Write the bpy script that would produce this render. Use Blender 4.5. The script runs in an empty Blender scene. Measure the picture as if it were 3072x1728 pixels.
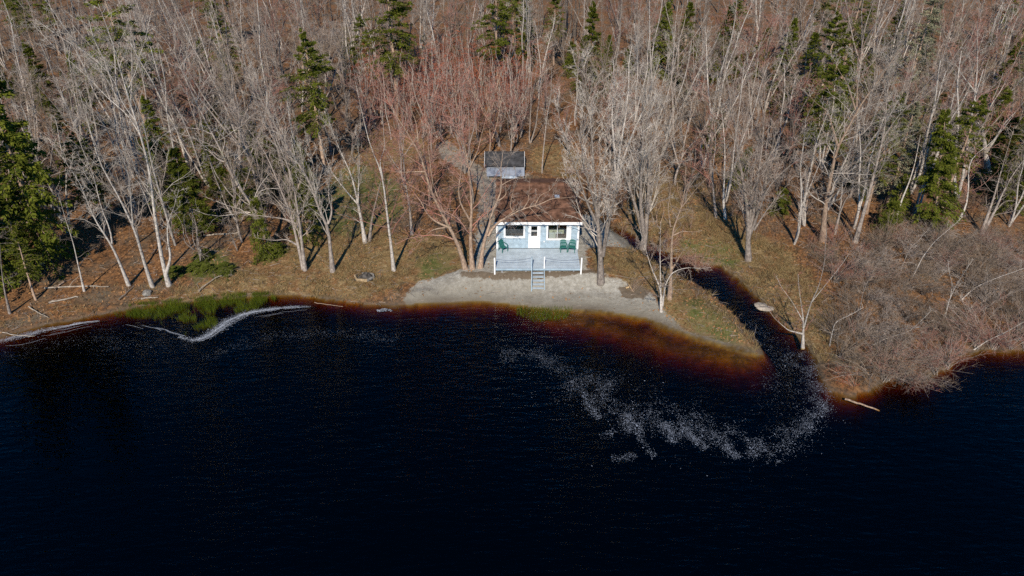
import bpy, math, random
import numpy as np
from mathutils import Vector, Matrix
rng = np.random.default_rng(7)
random.seed(7)
R = math.radians
scene = bpy.context.scene
COL = scene.collection

# ------------------------------------------------------------------ camera, sky, sun, exposure
CAM_H, PITCH, FPX = 29.0, R(32.5), 2048.0
cam_d = bpy.data.cameras.new('camera'); cam_d.sensor_width = 36; cam_d.lens = 24
cam_d.clip_start = 0.5; cam_d.clip_end = 2500
cam = bpy.data.objects.new('camera', cam_d); COL.objects.link(cam)
cam.location = (0, 0, CAM_H); cam.rotation_euler = (R(90) - PITCH, 0, 0)
scene.camera = cam
SUN_EL, SH_AZ = R(38), R(7)
world = bpy.data.worlds.new('World'); scene.world = world; world.use_nodes = True
wn = world.node_tree; wn.nodes.clear()
sky = wn.nodes.new('ShaderNodeTexSky'); sky.sky_type = 'NISHITA'; sky.sun_disc = False
sky.sun_elevation = SUN_EL; sky.sun_rotation = R(180) + SH_AZ
sky.air_density = 1.0; sky.dust_density = 0.0; sky.ozone_density = 5.0; sky.altitude = 500
bg = wn.nodes.new('ShaderNodeBackground'); bg.inputs[1].default_value = 0.105
wo = wn.nodes.new('ShaderNodeOutputWorld')
hs = wn.nodes.new('ShaderNodeHueSaturation'); hs.inputs['Saturation'].default_value = 1.5      # the deep clear blue the lake mirrors
wn.links.new(sky.outputs[0], hs.inputs['Color']); wn.links.new(hs.outputs[0], bg.inputs[0]); wn.links.new(bg.outputs[0], wo.inputs[0])
sl = bpy.data.lights.new('sun', 'SUN'); sl.energy = 5.0; sl.angle = R(0.5); sl.color = (1.0, 0.90, 0.77)
sun = bpy.data.objects.new('sun', sl); COL.objects.link(sun)
ldir = Vector((math.sin(SH_AZ) * math.cos(SUN_EL), math.cos(SH_AZ) * math.cos(SUN_EL), -math.sin(SUN_EL)))
sun.rotation_euler = ldir.to_track_quat('-Z', 'Y').to_euler(); sun.location = (-10, -60, 60)
vs = scene.view_settings
vs.view_transform = 'Standard'; vs.look = 'None'; vs.gamma = 1.0; vs.exposure = 0.28; vs.use_curve_mapping = False
scene.cycles.use_denoising = False
scene.cycles.max_bounces = 6; scene.cycles.diffuse_bounces = 2; scene.cycles.glossy_bounces = 3
scene.cycles.transparent_max_bounces = 12; scene.cycles.volume_bounces = 0
scene.cycles.caustics_reflective = False; scene.cycles.caustics_refractive = False

# ------------------------------------------------------------------ photo measurements -> world
def ray(px, py):
    u = (px - 1536) / FPX; v = (py - 864) / FPX
    return np.array([u, math.cos(PITCH) - v * math.sin(PITCH), -math.sin(PITCH) - v * math.cos(PITCH)])
def g0(px, py, z=0.0):
    d = ray(px, py); t = (z - CAM_H) / d[2]
    return np.array([0, 0, CAM_H]) + d * t
def atY(px, py, Y):
    d = ray(px, py); return np.array([0, 0, CAM_H]) + d * (Y / d[1])
CROPS = dict(A=(1080, 250, 2.414), B=(1650, 150, 1.812), C=(2050, 250, 2.6356), D=(2450, 150, 2.415), E=(500, 250, 2.416),
             F=(0, 450, 2.229), G=(0, 0, 2.8975), I=(700, 450, 2.898), J=(2272, 500, 1.9325), K=(1400, 480, 6.0375),
             M=(1180, 380, 2.635), N=(1420, 620, 5.5725), Q=(1500, 900, 2.4533), S=(0, 850, 2.1467), T=(700, 0, 2.8975),
             U=(1500, 0, 2.8975), V=(2272, 0, 2.8975), W=(0, 0, 0.83854), X=(1420, 420, 10.35))
def c(k, x, y):
    o = CROPS[k]; return (o[0] + x / o[2], o[1] + y / o[2])
def cl(k, pts): return [c(k, *p) for p in pts]

# ------------------------------------------------------------------ shore and terrain
SHORE_PX = cl('W', [(-60, 862), (0, 848), (100, 822), (200, 803), (290, 784), (400, 766), (500, 758), (600, 750), (700, 743), (760, 745), (830, 754),
    (900, 764), (960, 768), (1020, 766), (1100, 761), (1200, 757), (1250, 761), (1330, 771), (1400, 777), (1450, 776), (1500, 779),
    (1560, 789), (1620, 799), (1660, 812), (1700, 829), (1760, 848), (1800, 860), (1850, 874), (1900, 887), (1922, 896),
    (1918, 878), (1895, 840), (1860, 800), (1825, 765), (1790, 737), (1750, 708), (1700, 684), (1660, 664), (1625, 643),
    (1595, 620), (1575, 600), (1550, 585), (1545, 572), (1575, 580), (1605, 598), (1640, 618), (1700, 645), (1760, 664), (1808, 668), (1850, 700), (1890, 735),
    (1925, 770), (1960, 808), (2000, 842), (2030, 868), (2050, 905), (2062, 945), (2080, 975), (2105, 992), (2150, 998), (2190, 985),
    (2230, 955), (2330, 955), (2390, 925), (2420, 895), (2480, 880), (2576, 885), (2680, 880)])
SHORE = np.array([g0(*p)[:2] for p in SHORE_PX])
SHORE = np.vstack([[[-420, 24], [-160, 30], [-80, 34]], SHORE, [[90, 52], [170, 60], [420, 70]]])
WPOLY = np.vstack([SHORE, [[420, -420], [-420, -420]]])          # the water side
def inpoly(x, y, poly):
    ins = np.zeros(x.shape, bool); n = len(poly); j = n - 1
    for i in range(n):
        xi, yi = poly[i]; xj, yj = poly[j]
        with np.errstate(divide='ignore', invalid='ignore'):
            cr = ((yi > y) != (yj > y)) & (x < (xj - xi) * (y - yi) / (yj - yi + 1e-12) + xi)
        ins ^= cr; j = i
    return ins
def segdist(x, y, line, closed=False):
    best = np.full(x.shape, 1e9)
    n = len(line)
    for i in range(n if closed else n - 1):
        a = line[i]; b = line[(i + 1) % n]; d = b - a; L = d @ d + 1e-9
        t = np.clip(((x - a[0]) * d[0] + (y - a[1]) * d[1]) / L, 0, 1)
        best = np.minimum(best, (x - a[0] - t * d[0]) ** 2 + (y - a[1] - t * d[1]) ** 2)
    return np.sqrt(best)
def vnoise(x, y, s, seed=0):
    x = np.asarray(x, float) / s + seed * 17.3; y = np.asarray(y, float) / s + seed * 7.7
    xi = np.floor(x).astype(np.int64); yi = np.floor(y).astype(np.int64); fx = x - xi; fy = y - yi
    fx = fx * fx * (3 - 2 * fx); fy = fy * fy * (3 - 2 * fy)
    def h(a, b):
        n = (a * 374761393 + b * 668265263 + seed * 1442695) & 0x7fffffff
        n = ((n ^ (n >> 13)) * 1274126177) & 0x7fffffff
        return (n ^ (n >> 16)) % 10007 / 10007.0
    return (h(xi, yi) * (1 - fx) + h(xi + 1, yi) * fx) * (1 - fy) + (h(xi, yi + 1) * (1 - fx) + h(xi + 1, yi + 1) * fx) * fy
def sdist(x, y):
    d = segdist(x, y, SHORE) + (vnoise(x, y, 1.3, 3) - .5) * .35
    return np.where(inpoly(x, y, WPOLY), -np.abs(d), d)
def height(x, y, s=None):
    x = np.asarray(x, float); y = np.asarray(y, float)
    if s is None: s = sdist(x, y)
    d = np.maximum(s, 0)
    land = .2 * np.minimum(d, 2.4) + .07 * np.clip(d - 2.4, 0, 6) + .022 * np.clip(d - 8.4, 0, 200)
    land = land + (vnoise(x, y, 3.1, 1) - .5) * .22 * np.clip(d / 3, 0, 1) + (vnoise(x, y, .9, 2) - .5) * .10 * np.clip(d / 1.2, .15, 1)
    dx_ = np.maximum(np.maximum(-3.6 - x, x - 7.6), 0); dy_ = np.maximum(np.maximum(45.75 - y, y - 58), 0)
    pad = 1.2 - .62 * np.hypot(dx_ * .45, dy_) + (vnoise(x, y, .8, 6) - .5) * .12
    land = np.where(d > 0, np.maximum(land, pad * np.clip(d / 1.5, 0, 1)), land)
    lump = np.where((d > .4) & (x > -10) & (x < 12) & (y < 46), (vnoise(x, y, .6, 23) - .4) * .11, 0); land = land + lump
    pile = np.exp(-((x + 6.5) / 3.2) ** 2 - ((y - 44.2) / .9) ** 2); land = land + pile * (.12 + .45 * np.maximum(vnoise(x, y, .55, 21) - .35, 0)) * np.clip(d, 0, 1)
    w = np.maximum(-s, 0)
    shelf = np.exp(-(segdist(x, y, np.array([[2.5, 42.2], [6.8, 40.6], [11.5, 38.0], [15.5, 36.6]])) / 2.6) ** 2)      # sandy shelf off the beach
    bed = -(.07 + .30 * (1 - shelf)) * np.minimum(w / .25, 1) - (.13 + 1.0 * (1 - shelf) + 1.2 * ((y > 41.0) & (x > 9.5))) * w - .05 * np.maximum(w - 3, 0) ** 2 * (1 - .5 * shelf)
    bed = np.maximum(bed, -6) - .02
    return np.where(s > 0, land, bed)
def gz(px, py):
    z = .6
    for _ in range(4):
        p = g0(px, py, z); z = float(height(np.array([p[0]]), np.array([p[1]]))[0]); z = max(z, 0)
    return np.array([p[0], p[1], z])
def poly_w(k, pts, z=.6): return np.array([g0(*c(k, *p), z)[:2] for p in pts])

# ------------------------------------------------------------------ materials
class NT:
    def __init__(s, name):
        s.m = bpy.data.materials.new(name); s.m.use_nodes = True; s.t = s.m.node_tree; s.t.nodes.clear()
        s.out = s.n('OutputMaterial')
    def n(s, k, **kw):
        nd = s.t.nodes.new('ShaderNode' + k)
        for a, b in kw.items(): setattr(nd, a, b)
        return nd
    def l(s, a, b): s.t.links.new(a, b)
    def noise(s, scale, detail=4, vec=None, rough=.6):
        nd = s.n('TexNoise'); nd.inputs['Scale'].default_value = scale; nd.inputs['Detail'].default_value = detail
        nd.inputs['Roughness'].default_value = rough
        if vec is not None: s.l(vec, nd.inputs['Vector'])
        return nd.outputs['Fac']
    def ramp(s, fac, stops):
        nd = s.n('ValToRGB'); e = nd.color_ramp.elements
        while len(e) < len(stops): e.new(.5)
        for i, (p, col) in enumerate(stops): e[i].position = p; e[i].color = (*col, 1)
        s.l(fac, nd.inputs[0]); return nd.outputs[0]
    def mix(s, fac, a, b, mode='MIX'):
        nd = s.n('Mix', data_type='RGBA', blend_type=mode)
        for v, i in ((fac, 0), (a, 6), (b, 7)):
            if isinstance(v, (int, float)): nd.inputs[i].default_value = v
            elif isinstance(v, tuple): nd.inputs[i].default_value = (*v, 1)
            else: s.l(v, nd.inputs[i])
        return nd.outputs[2]
    def math(s, op, a, b=0.):
        nd = s.n('Math', operation=op)
        for v, i in ((a, 0), (b, 1)):
            if isinstance(v, (int, float)): nd.inputs[i].default_value = v
            else: s.l(v, nd.inputs[i])
        return nd.outputs[0]
    def sstep(s, v, lo, hi):
        nd = s.n('MapRange', interpolation_type='SMOOTHSTEP'); s.l(v, nd.inputs[0])
        nd.inputs[1].default_value = lo; nd.inputs[2].default_value = hi; return nd.outputs[0]
    def bsdf(s, col, rough=.8, spec=.3, bump=None, bstr=.3, bdist=.02):
        b = s.n('BsdfPrincipled')
        if isinstance(col, tuple): b.inputs['Base Color'].default_value = (*col, 1)
        else: s.l(col, b.inputs['Base Color'])
        b.inputs['Roughness'].default_value = rough; b.inputs['Specular IOR Level'].default_value = spec
        if bump is not None:
            bn = s.n('Bump'); bn.inputs['Strength'].default_value = bstr; bn.inputs['Distance'].default_value = bdist
            s.l(bump, bn.inputs['Height']); s.l(bn.outputs[0], b.inputs['Normal'])
        s.l(b.outputs[0], s.out.inputs[0]); return b
    def obj(s): return s.n('TexCoord').outputs['Object']
    def pos(s): return s.n('NewGeometry').outputs['Position']
    def island(s): return s.n('NewGeometry').outputs['Random Per Island']
    def orand(s): return s.n('ObjectInfo').outputs['Random']

def mat_bark(name, pale, dark, mark, thr=.58, moss=(.12, .13, .07)):
    t = NT(name); v = t.obj()
    mp = t.n('Mapping'); mp.inputs['Scale'].default_value = (1, 1, .45); t.l(v, mp.inputs[0])
    a = t.noise(9, 5, mp.outputs[0]); base = t.mix(t.sstep(a, .35, .7), dark, pale)
    mp2 = t.n('Mapping'); mp2.inputs['Scale'].default_value = (1, 1, 4); t.l(v, mp2.inputs[0])
    b = t.noise(2.2, 4, mp2.outputs[0]); col = t.mix(t.sstep(b, thr, thr + .08), base, mark)
    m2 = t.noise(1.1, 3, v); col = t.mix(t.math('MULTIPLY', t.sstep(m2, .58, .72), .5), col, moss)
    hv = t.n('HueSaturation'); t.l(col, hv.inputs['Color'])
    t.l(t.math('ADD', t.math('MULTIPLY', t.orand(), .45), .78), hv.inputs['Value'])
    t.bsdf(hv.outputs[0], .9, .15, a, .5, .03); return t.m
def mat_twig(name, c1, c2):
    t = NT(name); a = t.noise(1.3, 3, t.obj()); col = t.mix(t.sstep(a, .35, .65), c1, c2)
    hv = t.n('HueSaturation'); t.l(col, hv.inputs['Color'])
    t.l(t.math('ADD', t.math('MULTIPLY', t.orand(), .5), .75), hv.inputs['Value'])
    t.bsdf(hv.outputs[0], .85, .15); return t.m
def mat_leafy(name, c1, c2, c3, transl=.25):
    t = NT(name); a = t.noise(.9, 3, t.obj()); r = t.island()
    col = t.mix(t.sstep(a, .35, .65), c1, c2); col = t.mix(t.math('MULTIPLY', r, .6), col, c3)
    hv = t.n('HueSaturation'); t.l(col, hv.inputs['Color'])
    t.l(t.math('ADD', t.math('MULTIPLY', t.orand(), .4), .8), hv.inputs['Value'])
    b = t.n('BsdfDiffuse'); t.l(hv.outputs[0], b.inputs[0]); tr = t.n('BsdfTranslucent'); t.l(hv.outputs[0], tr.inputs[0])
    ms = t.n('MixShader'); ms.inputs[0].default_value = transl; t.l(b.outputs[0], ms.inputs[1]); t.l(tr.outputs[0], ms.inputs[2])
    t.l(ms.outputs[0], t.out.inputs[0]); return t.m
def mat_paint(name, col, rough=.55, var=.12, scale=3.):
    t = NT(name); a = t.noise(scale, 5, t.pos()); d = tuple(x * (1 - 2.2 * var) for x in col)
    k = t.mix(t.sstep(a, .3, .75), d, col); r = t.n('ObjectInfo').outputs['Random']
    hv = t.n('HueSaturation'); t.l(k, hv.inputs['Color']); t.l(t.math('ADD', t.math('MULTIPLY', r, var), 1 - var * .5), hv.inputs['Value'])
    t.bsdf(hv.outputs[0], rough, .4 if rough < .9 else .05, t.noise(40, 3, t.pos()), .15, .004); return t.m

M = {}
M['birch'] = mat_bark('birch_bark', (.54, .495, .44), (.30, .265, .23), (.085, .07, .06))
M['grey'] = mat_bark('grey_bark', (.36, .31, .265), (.17, .14, .12), (.10, .085, .07), .60)
M['dim'] = mat_bark('dim_bark', (.25, .21, .175), (.12, .098, .082), (.07, .06, .05), .58)
M['tan'] = mat_bark('tan_bark', (.42, .31, .22), (.22, .15, .11), (.11, .08, .065), .62)
M['twig'] = mat_twig('grey_twig', (.36, .30, .25), (.19, .15, .125))
M['twig_pale'] = mat_twig('pale_twig', (.47, .42, .36), (.27, .23, .195))
M['twig_red'] = mat_twig('red_twig', (.30, .125, .092), (.29, .195, .155))
M['twig_rust'] = mat_twig('rust_twig', (.42, .12, .055), (.24, .085, .055))
M['twig_tan'] = mat_twig('tan_twig', (.24, .175, .12), (.15, .115, .085))
M['brush'] = mat_twig('dark_brush', (.17, .115, .08), (.09, .066, .05))
M['brush_red'] = mat_twig('dark_red_brush', (.17, .085, .062), (.11, .07, .052))
M['needle'] = mat_leafy('spruce_needles', (.085, .108, .016), (.035, .052, .010), (.18, .18, .025))
M['lichen'] = mat_leafy('lichen_needles', (.21, .205, .13), (.10, .11, .065), (.30, .28, .18), .1)
M['reed'] = mat_leafy('reed_green', (.13, .18, .014), (.06, .10, .010), (.22, .25, .035), .35)
M['dry'] = mat_leafy('dry_grass_blades', (.25, .17, .075), (.14, .09, .04), (.38, .30, .15), .2)
M['litter'] = mat_leafy('dead_leaves', (.27, .135, .055), (.17, .085, .04), (.40, .24, .12), .15)
M['moss'] = mat_leafy('moss_green', (.10, .125, .02), (.06, .08, .018), (.15, .16, .03), .2)
M['white'] = mat_paint('white_paint', (.80, .80, .79), .5, .05)
M['blue'] = mat_paint('pale_blue_paint', (.35, .45, .52), .6, .12)
M['deckblue'] = mat_paint('deck_blue_paint', (.43, .50, .545), .6, .12, 2.)
M['roofing'] = mat_paint('brown_shingle', (.185, .098, .064), 1.0, .32, 2.)
M['shedroof'] = mat_paint('dark_shed_shingle', (.075, .075, .078), .9, .25, 2.)
M['shedwall'] = mat_paint('grey_shed_board', (.34, .34, .36), .8, .2, 2.)
M['metal'] = mat_paint('dull_metal_sheet', (.30, .33, .38), .45, .15, 2.)
M['dark'] = mat_paint('dark_timber', (.06, .05, .045), .8, .2)
M['chair'] = mat_paint('green_plastic', (.015, .13, .105), .4, .08)
M['rope'] = mat_paint('blue_rope', (.03, .05, .12), .7, .1)
M['tarp'] = mat_paint('pale_tarp', (.52, .60, .66), .5, .2, 5.)
M['log'] = mat_paint('split_wood', (.42, .22, .10), .85, .3, 6.)
M['stone'] = mat_paint('grey_stone', (.30, .28, .25), .9, .3, 5.)
M['timber'] = mat_paint('tan_timber', (.50, .36, .20), .85, .25, 5.)
M['ash'] = mat_paint('charcoal_ash', (.10, .09, .08), .95, .35, 5.)
M['drift'] = mat_paint('driftwood', (.42, .36, .29), .9, .25, 5.)
M['foam'] = mat_paint('foam', (.50, .54, .60), .8, .2, 8.)
M['fleck'] = mat_paint('thin_foam', (.34, .38, .45), .8, .2, 8.)
M['interior'] = mat_paint('cream_interior', (.68, .64, .42), .8, .05)
M['ifloor'] = mat_paint('brown_floor', (.22, .12, .07), .7, .15)
M['sofa'] = mat_paint('brown_fabric', (.20, .11, .06), .9, .15)
M['steel'] = mat_paint('steel', (.3, .3, .3), .35, .1)
def mat_glass():
    t = NT('window_glass'); f = t.n('Fresnel'); f.inputs[0].default_value = 1.5
    tr = t.n('BsdfTransparent'); tr.inputs[0].default_value = (.86, .9, .9, 1); gl = t.n('BsdfGlossy'); gl.inputs['Roughness'].default_value = .02
    ms = t.n('MixShader'); t.l(t.math('ADD', f.outputs[0], .04), ms.inputs[0]); t.l(tr.outputs[0], ms.inputs[1]); t.l(gl.outputs[0], ms.inputs[2])
    t.l(ms.outputs[0], t.out.inputs[0]); return t.m
M['glass'] = mat_glass()
def mat_water():
    t = NT('lake_water'); p = t.pos()
    mp = t.n('Mapping'); mp.inputs['Rotation'].default_value = (0, 0, R(-32)); mp.inputs['Scale'].default_value = (.55, 2.0, 1); t.l(p, mp.inputs[0])
    n1 = t.noise(1.6, 3, mp.outputs[0], .55)
    mp2 = t.n('Mapping'); mp2.inputs['Rotation'].default_value = (0, 0, R(-24)); mp2.inputs['Scale'].default_value = (.8, 2.6, 1); t.l(p, mp2.inputs[0])
    n2 = t.noise(.55, 2, mp2.outputs[0])
    calm = t.sstep(t.noise(.05, 3, p), .35, .62)
    hgt = t.math('ADD', t.math('MULTIPLY', n1, .55), t.math('MULTIPLY', n2, .6))
    bn = t.n('Bump'); bn.inputs['Distance'].default_value = .20
    t.l(t.math('ADD', t.math('MULTIPLY', calm, .45), .35), bn.inputs['Strength']); t.l(hgt, bn.inputs['Height'])
    vd = t.n('VectorMath', operation='DOT_PRODUCT'); t.l(bn.outputs[0], vd.inputs[0]); t.l(t.n('NewGeometry').outputs['Incoming'], vd.inputs[1])
    cosv = t.math('ABSOLUTE', vd.outputs['Value'])       # Schlick reflectance, the same from above and below
    fres = t.math('ADD', .02, t.math('MULTIPLY', .98, t.math('POWER', t.math('SUBTRACT', 1., cosv), 5.)))
    gl = t.n('BsdfGlossy'); gl.inputs['Roughness'].default_value = .04; t.l(bn.outputs[0], gl.inputs['Normal'])
    tr = t.n('BsdfTransparent'); ms = t.n('MixShader')
    t.l(fres, ms.inputs[0]); t.l(tr.outputs[0], ms.inputs[1]); t.l(gl.outputs[0], ms.inputs[2]); t.l(ms.outputs[0], t.out.inputs[0])
    va = t.n('VolumeAbsorption'); va.inputs['Color'].default_value = (.78, .58, .02, 1); va.inputs['Density'].default_value = 4.6
    t.l(va.outputs[0], t.out.inputs['Volume']); return t.m
M['water'] = mat_water()
def mat_ground():
    t = NT('ground_cover'); p = t.pos()
    def at(n): a = t.n('Attribute', attribute_name=n); return a.outputs['Fac']
    n1 = t.noise(.35, 5, p); n2 = t.noise(3.5, 5, p, .7); n3 = t.noise(17, 4, p, .7); n4 = t.noise(.9, 4, p); n5 = t.noise(1.9, 6, p, .78)
    litter = t.mix(t.sstep(n2, .3, .72), (.042, .025, .016), (.31, .145, .055))
    litter = t.mix(t.sstep(n1, .42, .68), litter, t.mix(n3, (.062, .050, .036), (.17, .135, .092)))
    litter = t.mix(t.sstep(n3, .60, .72), litter, (.36, .22, .12)); litter = t.mix(t.sstep(t.noise(7, 5, p, .75), .56, .66), litter, (.035, .024, .016))
    dry = t.mix(t.sstep(n2, .3, .7), (.095, .064, .028), (.26, .18, .08)); dry = t.mix(t.sstep(n4, .42, .66), dry, t.mix(n2, (.10, .052, .022), (.24, .125, .05)))
    dry = t.mix(t.sstep(n3, .56, .70), dry, (.45, .35, .21)); dry = t.mix(t.sstep(t.noise(6, 5, p, .75), .56, .66), dry, (.075, .05, .025))
    green = t.mix(t.sstep(n2, .3, .7), (.055, .070, .016), (.125, .125, .04)); green = t.mix(t.sstep(n4, .40, .62), green, (.165, .125, .055))
    sand = t.mix(t.sstep(n2, .25, .75), (.20, .185, .15), (.37, .35, .30)); sand = t.mix(t.sstep(n3, .6, .72), sand, (.17, .145, .115))
    sand = t.mix(t.sstep(t.noise(2.1, 6, p, .75), .60, .70), sand, (.16, .13, .10))
    dark = t.sstep(n5, .52, .60); lite = t.sstep(t.noise(2.6, 6, p, .8), .55, .63)
    litter = t.mix(t.math('MULTIPLY', dark, .75), litter, (.045, .030, .018)); litter = t.mix(t.math('MULTIPLY', lite, .6), litter, (.31, .165, .07))
    dry = t.mix(t.math('MULTIPLY', dark, .8), dry, (.065, .045, .022)); dry = t.mix(t.math('MULTIPLY', lite, .6), dry, (.38, .28, .15))
    green = t.mix(t.math('MULTIPLY', dark, .6), green, (.05, .05, .016)); green = t.mix(t.math('MULTIPLY', lite, .5), green, (.22, .19, .08))
    sand = t.mix(t.math('MULTIPLY', lite, .5), sand, (.50, .475, .42)); sand = t.mix(t.math('MULTIPLY', dark, .35), sand, (.20, .175, .14))
    def m(name, k=.95):
        return t.sstep(t.math('ADD', at(name), t.math('MULTIPLY', t.math('SUBTRACT', t.noise(1.7, 5, p, .7), .5), k)), .38, .62)
    col = t.mix(m('dry'), litter, dry); col = t.mix(m('green', 1.1), col, green); sand = t.mix(at('damp'), sand, t.mix(n2, (.15, .135, .105), (.22, .20, .16))); col = t.mix(t.math('MULTIPLY', m('edge', .9), .8), col, sand); col = t.mix(t.math('MULTIPLY', m('path', 1.3), .65), col, sand); col = t.mix(m('sand'), col, sand); col = t.mix(t.math('MULTIPLY', m('dirt', 1.5), .8), col, t.mix(n2, (.05, .035, .022), (.15, .10, .055)))
    col = t.mix(at('wet'), col, t.mix(n2, (.06, .045, .03), (.125, .098, .07)))
    bed = t.mix(t.sstep(t.noise(1.2, 5, p), .35, .7), (.10, .08, .055), (.24, .19, .125)); bed = t.mix(t.math('MULTIPLY', t.sstep(t.noise(.8, 6, p, .75), .50, .60), .75), bed, (.055, .05, .03)); bed = t.mix(t.sstep(t.noise(3.2, 5, p, .7), .60, .68), bed, (.30, .25, .17)); bed = t.mix(at('mud'), bed, (.07, .048, .032))
    col = t.mix(at('bed'), col, bed)
    t.bsdf(col, .95, .1, t.math('ADD', n3, t.math('MULTIPLY', n2, 1.5)), .7, .06); return t.m
M['ground'] = mat_ground()

# ------------------------------------------------------------------ object helpers
def props(o, label=None, cat=None, group=None, kind=None):
    for k, v in (('label', label), ('category', cat), ('group', group), ('kind', kind)):
        if v: o[k] = v
    return o
def mesh_np(name, V, Fq, smooth=False):
    me = bpy.data.meshes.new(name); V = np.ascontiguousarray(V, np.float32); Fq = np.ascontiguousarray(Fq, np.int32); k = Fq.shape[1]
    me.vertices.add(len(V)); me.vertices.foreach_set('co', V.ravel())
    me.loops.add(Fq.size); me.loops.foreach_set('vertex_index', Fq.ravel())
    me.polygons.add(len(Fq)); me.polygons.foreach_set('loop_start', np.arange(len(Fq), dtype=np.int32) * k)
    me.polygons.foreach_set('use_smooth', np.full(len(Fq), smooth))
    me.update(calc_edges=True); return me
def link(name, me, mat, parent=None):
    o = bpy.data.objects.new(name, me); COL.objects.link(o)
    if mat is not None:
        if len(me.materials) == 0: me.materials.append(mat)
        elif me.materials[0] != mat: o.material_slots[0].link = 'OBJECT'; o.material_slots[0].material = mat
    if parent is not None: o.parent = parent
    return o
def empty(name, loc=(0, 0, 0), rz=0.0):
    o = bpy.data.objects.new(name, None); COL.objects.link(o); o.location = loc; o.rotation_euler = (0, 0, rz); o.empty_display_size = .2; return o
class MB:
    def __init__(s): s.v = []; s.f = []
    def box(s, x0, x1, y0, y1, z0, z1, Mx=None):
        b = len(s.v); vs_ = [Vector((x, y, z)) for z in (z0, z1) for y in (y0, y1) for x in (x0, x1)]
        if Mx is not None: vs_ = [Mx @ q for q in vs_]
        s.v += [tuple(q) for q in vs_]
        s.f += [tuple(b + i for i in q) for q in ((0, 2, 3, 1), (4, 5, 7, 6), (0, 1, 5, 4), (2, 6, 7, 3), (0, 4, 6, 2), (1, 3, 7, 5))]; return s
    def bar(s, a, b, w, h=None):
        a = Vector(a); b = Vector(b); d = b - a; q = d.to_track_quat('X', 'Z').to_matrix().to_4x4(); h = h or w
        return s.box(0, d.length, -w / 2, w / 2, -h / 2, h / 2, Matrix.Translation(a) @ q)
    def prism(s, poly, y0, y1):                       # poly in x,z
        b = len(s.v); n = len(poly); s.v += [(x, y0, z) for x, z in poly] + [(x, y1, z) for x, z in poly]
        s.f += [tuple(b + i for i in range(n)), tuple(b + n + i for i in reversed(range(n)))]
        s.f += [(b + (i + 1) % n, b + i, b + n + i, b + n + (i + 1) % n) for i in range(n)]; return s
    def build(s, name, mat, parent=None, bevel=0):
        me = bpy.data.meshes.new(name); me.from_pydata(s.v, [], s.f); me.update()
        o = link(name, me, mat, parent)
        if bevel:
            m = o.modifiers.new('bevel', 'BEVEL'); m.width = bevel; m.segments = 1
        return o
def box(name, mat, parent, *a, bevel=0): return MB().box(*a).build(name, mat, parent, bevel)

# ------------------------------------------------------------------ ground, water
def spaced(lo, a, b, hi, st, nout):
    k = np.linspace(0, 1, nout + 1)[1:]
    return np.concatenate([(a - (a - lo) * k ** 2.6)[::-1], np.arange(a, b, st), b + (hi - b) * np.concatenate([[0], k]) ** 2.6])
gx = spaced(-600, -46, 46, 600, .28, 40); gy = spaced(-420, 34, 74, 900, .28, 48)
X, Y = np.meshgrid(gx, gy); S = sdist(X, Y); Z = height(X, Y, S)
nx, ny = len(gx), len(gy)
idx = np.arange(nx * ny).reshape(ny, nx)
Fg = np.stack([idx[:-1, :-1], idx[:-1, 1:], idx[1:, 1:], idx[1:, :-1]], -1).reshape(-1, 4)
ZONES = {
 'dirt': [poly_w('W', [(1160, 698), (1250, 702), (1330, 700), (1400, 700), (1480, 694), (1540, 690), (1540, 698), (1480, 703), (1400, 709), (1330, 712), (1250, 712), (1160, 708)]),
      poly_w('W', [(1555, 722), (1600, 715), (1640, 730), (1620, 745), (1570, 742)])],
 'sand': [poly_w('W', [(1015, 745), (1030, 722), (1060, 703), (1110, 697), (1160, 690), (1195, 676), (1200, 600), (1240, 590), (1240, 560), (1460, 555), (1540, 568), (1605, 602), (1590, 622), (1530, 632), (1475, 640), (1475, 690), (1500, 702), (1560, 712), (1620, 722), (1650, 745), (1672, 775), (1720, 812), (1770, 840), (1800, 862), (1700, 845), (1600, 815), (1400, 790), (1200, 770), (1050, 775)])],
 'path': [poly_w('W', [(1195, 620), (1208, 500), (1190, 455), (1112, 412), (1095, 378), (1128, 366), (1165, 402), (1230, 440), (1330, 447), (1320, 468), (1255, 500), (1240, 620)])],
 'edge': [poly_w('W', [(1690, 822), (1760, 841), (1850, 867), (1912, 888), (1908, 896), (1850, 880), (1760, 854), (1690, 835)], .1)],
 'green': [poly_w('W', [(800, 520), (850, 440), (920, 420), (1000, 470), (1020, 540), (940, 590), (850, 605), (800, 570)]),
      poly_w('W', [(1700, 770), (1760, 730), (1830, 790), (1880, 860), (1800, 845), (1740, 815)]),
      poly_w('W', [(500, 640), (560, 630), (600, 680), (560, 700), (470, 700)]), poly_w('W', [(1700, 600), (1850, 610), (1860, 660), (1740, 640)]),
      poly_w('W', [(1040, 650), (1130, 640), (1150, 680), (1060, 700)])],
 'dry': [poly_w('W', [(600, 680), (760, 600), (900, 590), (1080, 600), (1180, 640), (1180, 690), (1020, 710), (900, 740), (720, 730), (560, 745), (400, 760), (420, 735)]),
      poly_w('W', [(1480, 640), (1620, 620), (1700, 690), (1900, 850), (1920, 892), (1800, 856), (1680, 800), (1640, 730), (1500, 700)]),
      poly_w('W', [(1560, 560), (1600, 440), (1750, 430), (1860, 560), (1990, 640), (2080, 760), (2080, 900), (2030, 860), (1900, 740), (1820, 665), (1650, 610)]),
      poly_w('W', [(1330, 440), (1340, 380), (1420, 370), (1480, 420), (1460, 460)]), poly_w('W', [(860, 400), (900, 340), (1060, 360), (1090, 420), (950, 430)])]}
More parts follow.
